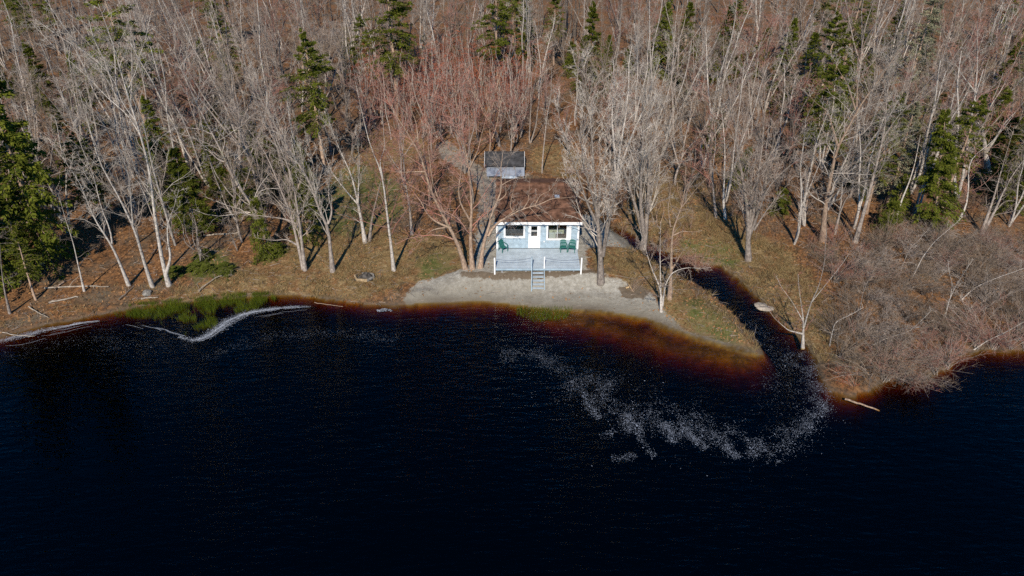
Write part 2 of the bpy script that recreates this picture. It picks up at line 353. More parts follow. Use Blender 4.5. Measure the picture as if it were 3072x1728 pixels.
def zmask(name, x, y, soft=.7):
    out = np.zeros(x.shape)
    for pl in ZONES[name]:
        d = segdist(x, y, pl, True); ins = inpoly(x, y, pl)
        out = np.maximum(out, np.clip(.5 + np.where(ins, d, -d) / (2 * soft), 0, 1))
    return out
gm = mesh_np('ground', np.stack([X, Y, Z], -1).reshape(-1, 3), Fg, True)
def addattr(n, a):
    at = gm.attributes.new(n, 'FLOAT', 'POINT'); at.data.foreach_set('value', np.ascontiguousarray(a.ravel(), np.float32))
for zn in ZONES: addattr(zn, zmask(zn, X, Y, {'green': 1.8, 'dry': 1.2, 'dirt': .3, 'edge': .25}.get(zn, .6)))
addattr('damp', np.clip(1.25 - S / 1.9, 0, 1) * (S > 0) * .9)
addattr('wet', np.clip(1 - S / .55, 0, 1) * (S > -.15) * .85)
addattr('bed', np.clip(-S / .5, 0, 1))
addattr('mud', np.clip((-6 - X) / 4, 0, 1) + np.clip((X - 17) / 4, 0, 1) + ((Y > 41.8) & (X > 8)))
props(link('ground', gm, M['ground']), kind='structure')
wb = MB().box(-420, 420, -400, 130, -9, 0).build('lake_water', M['water']); props(wb, kind='structure')

# ------------------------------------------------------------------ branch machinery
def norm(a): return a / (np.linalg.norm(a, axis=-1, keepdims=True) + 1e-9)
def tubes(P, Rr, k):
    N, m, _ = P.shape; T = norm(np.gradient(P, axis=1)); mean = norm(P[:, -1] - P[:, 0])
    ref = np.where(np.abs(mean[:, 2:3]) > .75, np.array([[1., 0, 0]]), np.array([[0, 0, 1.]]))[:, None, :]
    n1 = norm(np.cross(T, np.broadcast_to(ref, T.shape))); n2 = np.cross(T, n1)
    a = np.arange(k) * 2 * np.pi / k
    V = P[:, :, None] + Rr[:, :, None, None] * (np.cos(a)[None, None, :, None] * n1[:, :, None] + np.sin(a)[None, None, :, None] * n2[:, :, None])
    i = np.arange(N)[:, None, None] * (m * k) + np.arange(m - 1)[None, :, None] * k; j = np.arange(k)[None, None]; j2 = (j + 1) % k
    Fq = np.stack([i + j, i + j2, i + k + j2, i + k + j], -1).reshape(-1, 4)
    return V.reshape(-1, 3), Fq
def tri(f):
    return f if f.shape[1] == 3 else np.vstack([f[:, [0, i, i + 1]] for i in range(1, f.shape[1] - 1)])
def join(parts):
    if len({f.shape[1] for _, f in parts}) > 1: parts = [(v, tri(f)) for v, f in parts]
    V = []; Fq = []; o = 0
    for v, f in parts: V.append(v); Fq.append(f + o); o += len(v)
    return np.vstack(V), np.vstack(Fq)
def resample(pts, n):
    pts = np.asarray(pts, float); d = np.r_[0, np.cumsum(np.linalg.norm(np.diff(pts, axis=0), axis=1))]
    # smooth with catmull-like interpolation then sample
    t = np.linspace(0, d[-1], n); out = np.stack([np.interp(t, d, pts[:, i]) for i in range(3)], 1)
    sm = out.copy(); sm[1:-1] = (out[:-2] + 2 * out[1:-1] + out[2:]) / 4; return sm
def spawn(r, P, Rr, n, t0, lmin, lmax, ang, up, npts, rfrac, rmin, taper=.3, wob=.18, dist_fall=.55, droop=0., bylen=None):
    """n children on each parent polyline; returns child polylines and radii"""
    N, m, _ = P.shape; L = np.linalg.norm(np.diff(P, axis=1), axis=2).sum(1)
    pi = np.repeat(np.arange(N), n if bylen is None else np.maximum(3, (n * L / bylen)).astype(int)); t = t0 + (1 - t0) * r.random(len(pi)) ** .85
    f = t * (m - 1); i0 = np.minimum(f.astype(int), m - 2); w = (f - i0)[:, None]
    base = P[pi, i0] * (1 - w) + P[pi, i0 + 1] * w; rad = Rr[pi, i0] * (1 - w[:, 0]) + Rr[pi, i0 + 1] * w[:, 0]
    T = norm(P[pi, i0 + 1] - P[pi, i0]); rv = norm(r.normal(size=T.shape)); perp = norm(np.cross(T, rv))
    a = np.radians(ang * (.7 + .6 * r.random(len(pi))))[:, None]; d = norm(np.cos(a) * T + np.sin(a) * perp + np.array([0, 0, up]))
    ln = L[pi] * (lmin + (lmax - lmin) * r.random(len(pi))) * (1 - dist_fall * (t - t0) / (1 - t0 + 1e-6))
    step = (ln / (npts - 1))[:, None]; pts = [base]; cur = base; dd = d
    for q in range(npts - 1):
        dd = norm(dd + wob * r.normal(size=dd.shape) + np.array([0, 0, up * .35 - droop])); cur = cur + dd * step; pts.append(cur)
    C = np.stack(pts, 1); r0 = np.maximum(np.minimum(rad * rfrac, rad * .9), rmin)[:, None]
    return C, r0 * np.linspace(1, taper, npts)[None]
def crown_from(r, SP, SR, spec):
    """SP: list of stems; spec tuples per level"""
    P = np.stack([resample(s, 14) for s in SP]); Rr = np.stack([np.interp(np.linspace(0, 1, 14), np.linspace(0, 1, len(q)), q) for q in SR])
    out = []
    for k, (n, t0, lmin, lmax, ang, up, npts, rf, rmin, sides) in enumerate(spec):
        P, Rr = spawn(r, P, Rr, n, t0, lmin, lmax, ang, up, npts, rf, rmin, wob=.26, bylen=9. if k == 0 else None)
        out.append(tubes(P, Rr, sides))
    return join(out)
def stems_mesh(SP, SR, k=7):
    out = []
    for s, q in zip(SP, SR):
        n = 16; P = resample(s, n); rr = np.interp(np.linspace(0, 1, n), np.linspace(0, 1, len(q)), q)
        out.append(tubes(P[None], rr[None], k))
    return join(out)
SPEC = dict(
 broad=[(19, .16, .14, .38, 52, .12, 6, .36, .017, 4), (8, .12, .25, .52, 48, .06, 4, .55, .0105, 3), (4, .10, .30, .66, 46, .02, 3, .7, .0075, 3)],
 birch=[(20, .26, .11, .28, 48, .16, 6, .34, .015, 3), (7, .12, .28, .55, 44, .04, 4, .55, .010, 3), (4, .12, .32, .68, 44, -.03, 3, .7, .0072, 3)],
 pole=[(16, .36, .06, .17, 48, .22, 5, .34, .015, 3), (5, .12, .30, .60, 42, .12, 4, .6, .010, 3), (3, .12, .32, .65, 44, .03, 3, .7, .008, 3)],
 fan=[(25, .16, .12, .34, 34, .20, 6, .30, .013, 3), (8, .10, .25, .50, 34, .14, 4, .55, .0082, 3), (5, .10, .32, .70, 38, .06, 3, .7, .006, 3)],
 thin=[(20, .18, .10, .28, 60, .02, 5, .36, .012, 3), (7, .12, .30, .60, 46, .0, 4, .6, .008, 3)])

# ------------------------------------------------------------------ cabin, deck, stairs
HY, DZ = 49.13, 1.6
def wx(nx_, ny_=690, y=HY): return atY(*c('N', nx_, ny_), y)[0]
def wz(ny_, y=HY): return atY(*c('N', 1000, ny_), y)[2]
wl, wr = wx(390), wx(1748); EAVE_Y = HY - .42
ztop = atY(1600, 667.5, EAVE_Y)[2]; zfas = atY(1600, 674, EAVE_Y)[2]
WTOP = ztop - .05
cabin = props(empty('cabin', (0, 0, 0)), 'small pale blue cabin with brown shingle roof and white trim above the beach', 'cabin')
BACK = HY + 7.4
openings = []      # x0,x1,z0,z1
def rectN(x0, x1, y0, y1): return (wx(x0), wx(x1), wz(y1), wz(y0))
w1 = rectN(535, 838, 292, 497); w2 = rectN(1237, 1548, 300, 532); dr = rectN(936, 1096, 296, 672)
dr = (dr[0], dr[1], DZ + .04, dr[3])
zhi = min(WTOP - .22, max(w1[3], w2[3])); w1 = (*w1[:3], zhi); w2 = (*w2[:3], zhi); dr = (*dr[:3], zhi + .03)
front = empty('wall'); front.parent = cabin
z = DZ + .02; bh = .155; bi = 0
bmesh_cache = {}
while z < WTOP - .02:
    z1 = min(z + bh, WTOP); segs = [(wl, wr)]
    for o in (w1, w2, dr):
        if o[2] < z1 - .03 and o[3] > z + .03:
            ns = []
            for a, b in segs:
                if o[0] > a and o[1] < b: ns += [(a, o[0]), (o[1], b)]
                else: ns.append((a, b))
            segs = ns
    for a, b in segs:
        mb = MB(); b0 = len(mb.v)
        mb.v += [(a, HY - .030, z), (b, HY - .030, z), (b, HY - .012, z1 + .012), (a, HY - .012, z1 + .012), (a, HY + .06, z), (b, HY + .06, z), (b, HY + .06, z1 + .012), (a, HY + .06, z1 + .012)]
        mb.f += [(0, 1, 2, 3), (5, 4, 7, 6), (0, 4, 5, 1), (3, 2, 6, 7), (0, 3, 7, 4), (1, 5, 6, 2)]
        mb.build('siding_board', M['blue'], front)
    z = z1
for xa, xb in ((wl - .001, wl + .12), (wr - .12, wr + .001)):
    box('side_wall', M['blue'], cabin, xa, xb, HY + .07, BACK, .55, WTOP)
box('back_wall', M['blue'], cabin, wl + .125, wr - .125, BACK - .12, BACK - .002, .55, WTOP)
box('skirting', M['dark'], cabin, wl + .125, wr - .125, HY + .10, HY + .2, .4, DZ - .01)
box('interior_floor', M['ifloor'], cabin, wl + .13, wr - .13, HY + .09, BACK - .13, DZ - .02, DZ + .03)
box('interior_wall', M['interior'], cabin, wl + .13, wr - .13, HY + 3.2, HY + 3.3, DZ + .035, WTOP - .1)
box('ceiling', M['interior'], cabin, wl + .13, wr - .13, HY + .09, BACK - .13, WTOP - .08, WTOP - .02)
for a, b, yo in ((wl - .03, wl + .115, 0), (wr - .115, wr + .03, 0)):
    box('corner_trim', M['white'], cabin, a, b, HY - .06, HY + .08, DZ - .1, WTOP, bevel=.005)
def window(o, extra_right=0.0, muntins=1):
    w = empty('window'); w.parent = cabin
    x0, x1, z0, z1 = o; t = .12
    box('frame', M['white'], w, x0 - t, x0 + .02, HY - .075, HY + .07, z0 - t, z1 + t, bevel=.006)
    box('frame', M['white'], w, x1 - .02, x1 + t + extra_right, HY - .075, HY + .07, z0 - t, z1 + t, bevel=.006)
    box('frame', M['white'], w, x0 + .021, x1 - .021, HY - .072, HY + .068, z1 - .02, z1 + t, bevel=.006)
    box('sill', M['white'], w, x0 + .021, x1 - .021, HY - .11, HY + .068, z0 - t, z0 + .02, bevel=.006)
    for i in range(muntins):
        xm = x0 + (x1 - x0) * (i + 1) / (muntins + 1)
        box('muntin', M['white'], w, xm - .018, xm + .018, HY - .012, HY + .028, z0 + .021, z1 - .021)
    n = muntins + 1
    for i in range(n):
        a = x0 + .022 + (x1 - x0 - .044) * i / n + (.02 if i else 0); b = x0 + .022 + (x1 - x0 - .044) * (i + 1) / n - (.02 if i < n - 1 else 0)
        box('pane', M['glass'], w, a, b, HY + .004, HY + .010, z0 + .022, z1 - .022)
window(w1, 0, 0); window(w2, .24, 1)
# door
door = empty('door'); door.parent = cabin
x0, x1, z0, z1 = dr
gx0, gx1 = wx(962), wx(1063); gz0, gz1, gz2, gz3 = wz(487), wz(408), wz(398), wz(325)
box('frame', M['white'], door, x0 - .09, x0, HY - .075, HY + .07, z0, z1 + .09, bevel=.005)
box('frame', M['white'], door, x1, x1 + .09, HY - .075, HY + .07, z0, z1 + .09, bevel=.005)
box('frame', M['white'], door, x0 + .001, x1 - .001, HY - .072, HY + .068, z1, z1 + .09)
box('lower_panel', M['white'], door, x0 + .004, x1 - .004, HY - .045, HY + .0, z0, gz0)
box('stile', M['white'], door, x0 + .004, gx0, HY - .045, HY, gz0 + .001, z1 - .003)
box('stile', M['white'], door, gx1, x1 - .004, HY - .045, HY, gz0 + .001, z1 - .003)
box('rail', M['white'], door, gx0 + .001, gx1 - .001, HY - .043, HY - .002, gz1, gz2)
box('rail', M['white'], door, gx0 + .001, gx1 - .001, HY - .043, HY - .002, gz3, z1 - .004)
box('pane', M['glass'], door, gx0 + .002, gx1 - .002, HY - .026, HY - .020, gz0 + .002, gz1 - .002)
box('pane', M['glass'], door, gx0 + .002, gx1 - .002, HY - .026, HY - .020, gz2 + .002, gz3 - .002)
kx, kz = wx(1086), wz(489)
MB().bar((kx, HY - .045, kz), (kx, HY - .10, kz), .05).build('door_handle', M['steel'], door, .012)
ox, oz = wx(1180), wz(580)
box('outlet_cover', M['white'], cabin, ox - .05, ox + .05, HY - .055, HY - .03, oz - .06, oz + .06, bevel=.006)
# roof
PIT = R(19); el, er = wx(415, 285, EAVE_Y) - .32, wx(1822, 260, EAVE_Y) + .02
el = atY(1484, 672, EAVE_Y)[0]
rd = ray(1600, 549); k = math.tan(PIT)
tt = (CAM_H - (ztop + .03) + k * EAVE_Y) / (k * rd[1] - rd[2]); RIDGE_Y = rd[1] * tt; RIDGE_Z = ztop + .03 + (RIDGE_Y - EAVE_Y) * k
roof = empty('roof'); roof.parent = cabin
slope = (RIDGE_Y - EAVE_Y) / math.cos(PIT); nc = int(slope / .19)
for side in (1, -1):
    y_e = EAVE_Y if side == 1 else 2 * RIDGE_Y - EAVE_Y
    for i in range(nc):
        s0 = slope * i / nc; s1 = slope * (i + 1) / nc + .05
        Mx = Matrix.Translation((0, y_e, ztop + .03)) @ (Matrix.Rotation(math.pi, 4, 'Z') if side < 0 else Matrix.Identity(4)) @ Matrix.Rotation(PIT, 4, 'X')
        tilt = Matrix.Translation((0, s0, .012)) @ Matrix.Rotation(R(-3.2), 4, 'X')
        xa, xb = (el, er) if side > 0 else (-er, -el)
        MB().box(xa, xb, -.012, s1 - s0, 0, .016, Mx @ tilt).build('shingle_course', M['roofing'], roof)
MB().bar((el, RIDGE_Y, RIDGE_Z + .035), (er, RIDGE_Y, RIDGE_Z + .035), .26, .05).build('ridge_cap', M['roofing'], roof)
gb = [(EAVE_Y, ztop - .06), (RIDGE_Y, RIDGE_Z - .06), (2 * RIDGE_Y - EAVE_Y, ztop - .06), (2 * RIDGE_Y - EAVE_Y, ztop + .02), (RIDGE_Y, RIDGE_Z + .02), (EAVE_Y, ztop + .02)]
mb = MB(); n = 6; mb.v = [(el + .04, y, z) for y, z in gb] + [(er - .04, y, z) for y, z in gb]
mb.f = [(0, 1, 4, 5), (1, 2, 3, 4), (11, 10, 7, 6), (10, 9, 8, 7)] + [(i, (i + 6), (i + 1) % 6 + 6, (i + 1) % 6) for i in range(6)]
mb.build('roof_deck', M['dark'], roof)
mb = MB(); mb.v = [(wl + .02, HY + .12, WTOP - .03), (wl + .02, BACK - .13, WTOP - .03), (wl + .02, RIDGE_Y, RIDGE_Z - .1), (wl + .1, HY + .12, WTOP - .03), (wl + .1, BACK - .13, WTOP - .03), (wl + .1, RIDGE_Y, RIDGE_Z - .1)]
mb.f = [(0, 1, 2), (5, 4, 3), (0, 3, 4, 1), (1, 4, 5, 2), (2, 5, 3, 0)]
mb.build('gable', M['blue'], cabin)
mb2 = MB(); mb2.v = [(x + (wr - wl) - .12, y, z) for x, y, z in mb.v]; mb2.f = mb.f; mb2.build('gable', M['blue'], cabin)
box('fascia', M['white'], roof, el, er, EAVE_Y - .03, EAVE_Y - .002, zfas - .02, ztop + .035, bevel=.004)
for xs in (el - .001, er - .03):
    for s0, s1 in (((EAVE_Y, ztop), (RIDGE_Y, RIDGE_Z)), ((2 * RIDGE_Y - EAVE_Y, ztop), (RIDGE_Y, RIDGE_Z))):
        MB().bar((xs + .015, s0[0], s0[1] - .05), (xs + .015, s1[0], s1[1] - .05), .03, .14).build('barge_board', M['white'], roof)
vp = c('K', 1640, 575); vy = EAVE_Y + (RIDGE_Y - EAVE_Y) * .62; vx = atY(*vp, vy)[0]
MB().box(-.2, .2, -.16, .16, .0, .14, Matrix.Translation((vx, vy, ztop + .06 + (vy - EAVE_Y) * k)) @ Matrix.Rotation(PIT, 4, 'X')).build('roof_vent', M['metal'], roof, .02)
# inside things seen through the window
t = props(empty('table', (wx(1490), HY + .75, DZ + .03)), 'brown table seen inside the cabin through the window beside two chairs', 'table')
box('table_top', M['sofa'], t, -.5, .5, -.3, .3, .70, .75)
for sx in (-1, 1):
    for sy in (-1, 1): box('leg', M['sofa'], t, sx * .5 - .03, sx * .5 + .03, sy * .24 - .03, sy * .24 + .03, 0, .70)
t = props(empty('sideboard', (wx(1360), HY + 1.45, DZ + .03)), 'cream sideboard inside the cabin behind the divided window', 'cabinet')
box('carcass', M['interior'], t, -.8, .8, -.25, .25, 0, 1.05, bevel=.01)
box('cabinet_door', M['white'], t, -.66, -.02, -.275, -.252, .06, .80, bevel=.005); box('cabinet_door', M['white'], t, .02, .66, -.275, -.252, .06, .80, bevel=.005)
t = props(empty('bench', (wx(690), HY + .75, DZ + .03)), 'pale bench inside the cabin under the dark window', 'bench')
box('seat', M['white'], t, -.6, .6, -.22, .22, .44, .50, bevel=.01)
for sx in (-1, 1): box('leg', M['white'], t, sx * .5 - .04, sx * .5 + .04, -.2, .2, 0, .44)

# deck
FY = g0(*c('N', 1000, 1036), DZ)[1]
deck = props(empty('deck', (0, 0, 0)), 'pale blue painted timber deck with white corner posts before the cabin', 'deck')
dl, drr = wx(372, 1030, FY), wx(1790, 1030, FY)
nb = int((HY - .08 - FY) / .142); bw = (HY - .08 - FY) / nb
bd = MB().box(dl, drr, .004, bw - .006, -.035, 0)
bo = bd.build('deck_board', M['deckblue'], deck); bo.location = (0, FY, DZ); bme = bo.data
for i in range(1, nb):
    o = link('deck_board', bme, M['deckblue'], deck); o.location = (0, FY + i * bw, DZ + random.uniform(-.003, .003))
box('rim_beam', M['blue'], deck, dl - .02, drr + .02, FY - .045, FY - .003, DZ - .14, DZ + .004)
for yy in (FY + 1.0, FY + 2.1): box('joist_beam', M['dark'], deck, dl + .05, drr - .05, yy, yy + .08, DZ - .18, DZ - .04)
for xx in np.linspace(dl + .5, drr - .5, 4):
    for yy in (FY + .12, FY + 1.6): box('support_post', M['shedwall'], deck, xx - .06, xx + .06, yy, yy + .12, .3, DZ - .04)
sx0, sx1 = wx(978, 1030, FY), wx(1186, 1030, FY)
px_posts = [wx(358, 1030, FY), wx(1800, 1030, FY)]
PH = 1.02
for x in px_posts:
    MB().box(x - .055, x + .055, FY - .15, FY - .048, .35, DZ + PH).build('post', M['white'], deck, .006)
MB().box(sx1 - .05, sx1 + .05, FY + .02, FY + .12, DZ + .001, DZ + PH).build('post', M['white'], deck, .006)
MB().box(sx0 - .05, sx0 + .05, FY + .02, FY + .12, DZ + .001, DZ + PH).build('post', M['blue'], deck, .006)
def rope(a, b, sag):
    P = np.array([[a[0] + (b[0] - a[0]) * q, a[1] + (b[1] - a[1]) * q, a[2] + (b[2] - a[2]) * q - sag * 4 * q * (1 - q)] for q in np.linspace(0, 1, 15)])
    v, f = tubes(P[None], np.full((1, 15), .013), 5); link('rope', mesh_np('rope', v, f, True), M['rope'], deck)
rope((px_posts[0] + .05, FY - .1, DZ + .92), (sx0 - .05, FY + .07, DZ + .92), .16)
rope((sx1 + .05, FY + .07, DZ + .92), (px_posts[1] - .05, FY - .1, DZ + .92), .16)
st = props(empty('staircase', (0, 0, 0)), 'pale blue open-tread wooden stairs from the deck down to the sand', 'stairs')
ZB = float(height(np.array([(sx0 + sx1) / 2]), np.array([FY - 1.25]))[0])
run, rise = 1.25, DZ - ZB
for i in range(5):
    f_ = (i + 1) / 5.6; box('tread', M['deckblue'], st, sx0 + .06, sx1 - .06, FY - .06 - run * f_ - .13, FY - .06 - run * f_ + .13, DZ - rise * f_ - .04, DZ - rise * f_, bevel=.004)
for x in (sx0, sx1):
    MB().bar((x, FY - .05, DZ - .12), (x, FY - .05 - run - .05, ZB - .02), .05, .2).build('stringer', M['blue'], st)
MB().bar((sx0 - .03, FY - .02, DZ + .95), (sx0 - .03, FY - .1 - run, ZB + .82), .06, .1).build('handrail', M['blue'], st)
box('newel_post', M['blue'], st, sx0 - .08, sx0 - .002, FY - .1 - run, FY - .02 - run, ZB - .15, ZB + .85)

# green chairs
def chair(x, y, rz, label):
    t = props(empty('patio_chair', (x, y, DZ + .002), rz), label, 'chair', 'green plastic chairs on the deck')
    m = M['chair']                                     # faces -Y
    MB().box(-.23, .23, -.24, .22, .38, .41).build('seat', m, t, .015)
    for sx in (-1, 1):
        MB().bar((sx * .25, -.22, .63), (sx * .27, -.27, 0), .05).build('leg', m, t, .008)
        MB().bar((sx * .23, .2, .40), (sx * .26, .30, 0), .05).build('leg', m, t, .008)
        MB().bar((sx * .27, -.26, .64), (sx * .24, .22, .66), .07, .03).build('armrest', m, t, .01)
    b = empty('backrest'); b.parent = t
    for i in range(6):
        xx = -.2 + .08 * i; top = .92 - .09 * abs(i - 2.5) / 2.5 * abs(i - 2.5) / 2.5
        MB().bar((xx, .205, .42), (xx * 1.08, .36, top), .05, .015).build('slat', m, b)
    MB().bar((-.22, .345, .80), (.22, .345, .80), .03, .05).build('rail', m, b)
    MB().bar((-.23, .28, .64), (.23, .28, .64), .03, .04).build('rail', m, b)
def dk(nx_, ny_): p = g0(*c('N', nx_, ny_), DZ); return p[0], min(p[1], HY - .5)
p = dk(500, 705); chair(p[0], p[1], R(35), 'green plastic armchair standing alone under the cabin\'s dark window')
p = dk(1500, 705); chair(p[0], p[1], R(4), 'green plastic armchair of the pair, the one closer to the white door')
p = dk(1640, 705); chair(p[0], p[1], R(-14), 'green plastic armchair of the pair, the one beside the corner trim')

# ------------------------------------------------------------------ shed and woodpile
def H1(x, y): return float(height(np.array([x]), np.array([y]))[0])
sy = 66.0
sxl, sxr = atY(*c('X', 345, 700), sy)[0], atY(*c('X', 1590, 700), sy)[0]
shed = props(empty('shed'), 'weathered grey shed with dark roof and lower metal-roofed front behind the cabin', 'shed')
zg = H1((sxl + sxr) / 2, sy) - .1
ze = atY(*c('X', 1000, 800), sy)[2]
spit = R(22); sdep = 3.4
for i, (a, b) in enumerate(((sxl + .1, sxl + .2), (sxr - .2, sxr - .1))): box('side_wall', M['shedwall'], shed, a, b, sy + .1, sy + sdep, zg, ze + .1)
nbrd = 18; wbd = (sxr - sxl - .42) / nbrd
fw = empty('wall'); fw.parent = shed
bo = MB().box(.004, wbd - .004, 0, .05, 0, ze - zg).build('wall_board', M['shedwall'], fw); bo.location = (sxl + .21, sy + .1, zg)
for i in range(1, nbrd):
    o = link('wall_board', bo.data, M['shedwall'], fw); o.location = (sxl + .21 + wbd * i, sy + .1 + random.uniform(-.01, .01), zg)
box('back_wall', M['shedwall'], shed, sxl + .21, sxr - .21, sy + sdep - .06, sy + sdep, zg, ze + .1)
sr = empty('roof'); sr.parent = shed
sl_ = (sdep / 2 + .35) / math.cos(spit); ncs = 12
for side in (1, -1):
    y_e = sy - .25 if side == 1 else sy + sdep + .45
    for i in range(ncs):
        Mx = Matrix.Translation((0, y_e, ze)) @ (Matrix.Rotation(math.pi, 4, 'Z') if side < 0 else Matrix.Identity(4)) @ Matrix.Rotation(spit, 4, 'X') @ Matrix.Translation((0, sl_ * i / ncs, .012)) @ Matrix.Rotation(R(-3), 4, 'X')
        xa, xb = (sxl, sxr) if side > 0 else (-sxr, -sxl)
        MB().box(xa, xb, 0, sl_ / ncs + .05, 0, .02, Mx).build('shingle_course', M['shedroof'], sr)
for xs in (sxl - .03, sxr):
    MB().bar((xs + .015, sy - .25, ze - .02), (xs + .015, sy + sdep / 2 + .1, ze - .02 + (sdep / 2 + .35) * math.tan(spit)), .03, .15).build('barge_board', M['white'], sr)
lt = empty('porch'); lt.parent = shed
pxl = atY(*c('X', 1000, 900), sy - .8)[0]
npan = 5
for i in range(npan):
    a = sxl + .25 + (sxr - sxl - .25) * i / npan; b = sxl + .25 + (sxr - sxl - .25) * (i + 1) / npan
    MB().box(a, b - .01, -1.5, 0, 0, .03 if i % 2 else .022, Matrix.Translation((0, sy + .02, ze - .12)) @ Matrix.Rotation(R(17), 4, 'X')).build('roof_panel', M['metal'], lt)
for x in (sxl + .4, (sxl + sxr) / 2, sxr - .15): box('post', M['shedwall'], lt, x - .05, x + .05, sy - 1.32, sy - 1.22, zg, ze - .56)
# tarp covered woodpile
wp = np.array([*atY(*c('X', 1130, 1330), 62.6)[:2], 0.]); wpz = H1(wp[0], wp[1])
wood = props(empty('woodpile', (wp[0], wp[1], wpz)), 'stacked firewood under a pale blue-grey tarp in front of the shed', 'woodpile')
for i in range(7):
    for j in range(5):
        P = np.array([[[-.62 + .2 * i + random.uniform(-.02, .02), -.3, .1 + .19 * j], [-.62 + .2 * i, .3, .1 + .19 * j]]]); v, f = tubes(P, np.full((1, 2), .092), 8)
        me = mesh_np('log', v, f); o = link('log', me, M['log'], wood)
        mb = MB(); mb.v = [tuple(q) for q in v[:8]]; mb.f = [tuple(range(8))]; mb.build('log_end', M['timber'], o)
tg = np.stack(np.meshgrid(np.linspace(-.85, .85, 16), np.linspace(-.5, .5, 12)), -1); tz = 1.2 - .55 * np.abs(tg[..., 1]) ** 1.6 - .22 * np.abs(tg[..., 0]) ** 3 + .09 * vnoise(tg[..., 0], tg[..., 1], .22, 5)
ti = np.arange(16 * 12).reshape(12, 16)
me = mesh_np('tarp', np.concatenate([tg, tz[..., None]], -1).reshape(-1, 3), np.stack([ti[:-1, :-1], ti[:-1, 1:], ti[1:, 1:], ti[1:, :-1]], -1).reshape(-1, 4), True)
o = link('tarp', me, M['tarp'], wood); m = o.modifiers.new('solid', 'SOLIDIFY'); m.thickness = .012

# ------------------------------------------------------------------ fire pit, rocks, logs
def rock(name, p, s, mat, label, seed, cat='rock', group=None, flat=.6):
    import bmesh
    bm = bmesh.new(); bmesh.ops.create_icosphere(bm, subdivisions=3, radius=1)
    r = np.random.default_rng(seed); pl = norm(r.normal(size=(12, 3))); lim = .62 + .3 * r.random(12)
    for v in bm.verts:
        q = np.array(v.co)
        for a, b in zip(pl, lim):
            d = q @ a
            if d > b: q = q - a * (d - b) * .9
        v.co = Vector((q[0] * s[0], q[1] * s[1], q[2] * s[2] * flat))
    me = bpy.data.meshes.new(name); bm.to_mesh(me); bm.free(); o = link(name, me, mat); o.location = (p[0], p[1], p[2] + s[2] * flat * .25)
    return props(o, label, cat, group)
pit = gz(1092, 836)
fp = props(empty('fire_pit', tuple(pit)), 'low tan timber-edged fire pit with dark ash mound on the grassy bank', 'fire pit')
ring = [(-.80, .32), (-.52, -.34), (.36, -.42), (.80, .02), (.62, .52), (-.30, .62)]
for i in range(5):
    a = ring[i]; b = ring[i + 1]
    MB().bar((a[0], a[1], .09), (b[0] * .97 + a[0] * .03, b[1] * .97 + a[1] * .03, .09), .12, .22).build('edging', M['timber'] if i < 2 else M['stone'], fp, .015)
tg = np.stack(np.meshgrid(np.linspace(-.72, .72, 15), np.linspace(-.42, .55, 12)), -1)
tz = .06 + .42 * np.exp(-(((tg[..., 0] - .15) / .38) ** 2 + ((tg[..., 1] - .14) / .3) ** 2) ** 1.3) + .05 * vnoise(tg[..., 0], tg[..., 1], .12, 9)
ti = np.arange(15 * 12).reshape(12, 15)
link('ash_mound', mesh_np('ash', np.concatenate([tg, tz[..., None]], -1).reshape(-1, 3), np.stack([ti[:-1, :-1], ti[:-1, 1:], ti[1:, 1:], ti[1:, :-1]], -1).reshape(-1, 4), True), M['ash'], fp)
rock('boulder', gz(*c('F', 985, 965)), (.42, .36, .45), M['stone'], 'pale angular boulder on the bank above the green reeds', 3)
rock('stone', gz(*c('J', 15, 805)), (.55, .4, .35), M['sandstone'] if 'sandstone' in M else M['drift'], 'pale flat stone on the far bank of the stream, upstream one', 5, group=None, flat=.35)
rock('stone', gz(*c('J', 45, 822)), (.75, .4, .35), M['drift'], 'long pale stone on the far stream bank, nearest the stream mouth', 6, flat=.35)
rock('stone', gz(*c('B', 985, 1000)), (.3, .3, .3), M['stone'], 'grey stone at the water\'s edge of the grassy spit', 11) if False else None
def stick(name, pts, r0, r1, mat, label, cat, twigs=0, seed=0, parent=None):
    r = np.random.default_rng(seed); P = resample(pts, 10); P = P + r.normal(size=P.shape) * .02
    parts = [tubes(P[None], np.linspace(r0, r1, 10)[None], 6)]
    if twigs:
        C, q = spawn(r, P[None], np.linspace(r0, r1, 10)[None], twigs, .25, .15, .4, 50, .02, 4, .5, .012); parts.append(tubes(C, q, 3))
        C, q = spawn(r, C, q, 3, .2, .3, .6, 45, 0, 3, .6, .008); parts.append(tubes(C, q, 3))
    v, f = join(parts); o = link(name, mesh_np(name, v, f, True), mat)
    return props(o, label, cat)
def gl(k, pts, dz=.08): return [gz(*c(k, *p)) + np.array([0, 0, dz]) for p in pts]
stick('fallen_log', gl('F', [(300, 930), (430, 922), (560, 915), (730, 920)]), .07, .035, M['drift'], 'long thin pale log lying among leaves under the dead pole tree', 'log', 4, 1)
stick('fallen_log', gl('F', [(330, 1030), (430, 1005), (530, 985)]), .08, .05, M['drift'], 'short tan log lying just above the shore brush', 'log', 0, 2)
stick('fallen_branch', gl('F', [(370, 940), (400, 910), (440, 885)], .12), .07, .04, M['tan'], 'short tan branch propped across the long pale log', 'branch', 2, 3)
stick('fallen_branch', gl('F', [(200, 1060), (260, 1100), (330, 1130)], .15), .05, .02, M['drift'], 'bleached branching driftwood tangled at the shore below the spruces', 'driftwood', 10, 4)
stick('fallen_branch', gl('F', [(800, 1010), (860, 960), (900, 915)], .15), .05, .02, M['grey'], 'thin grey branch leaning past the boulder above the reeds', 'branch', 5, 5)
stick('fallen_branch', gl('F', [(1330, 960), (1400, 900), (1480, 850), (1560, 850)], .2), .05, .02, M['drift'], 'forked bare branch lying on the dry bank behind the reeds', 'branch', 7, 6)
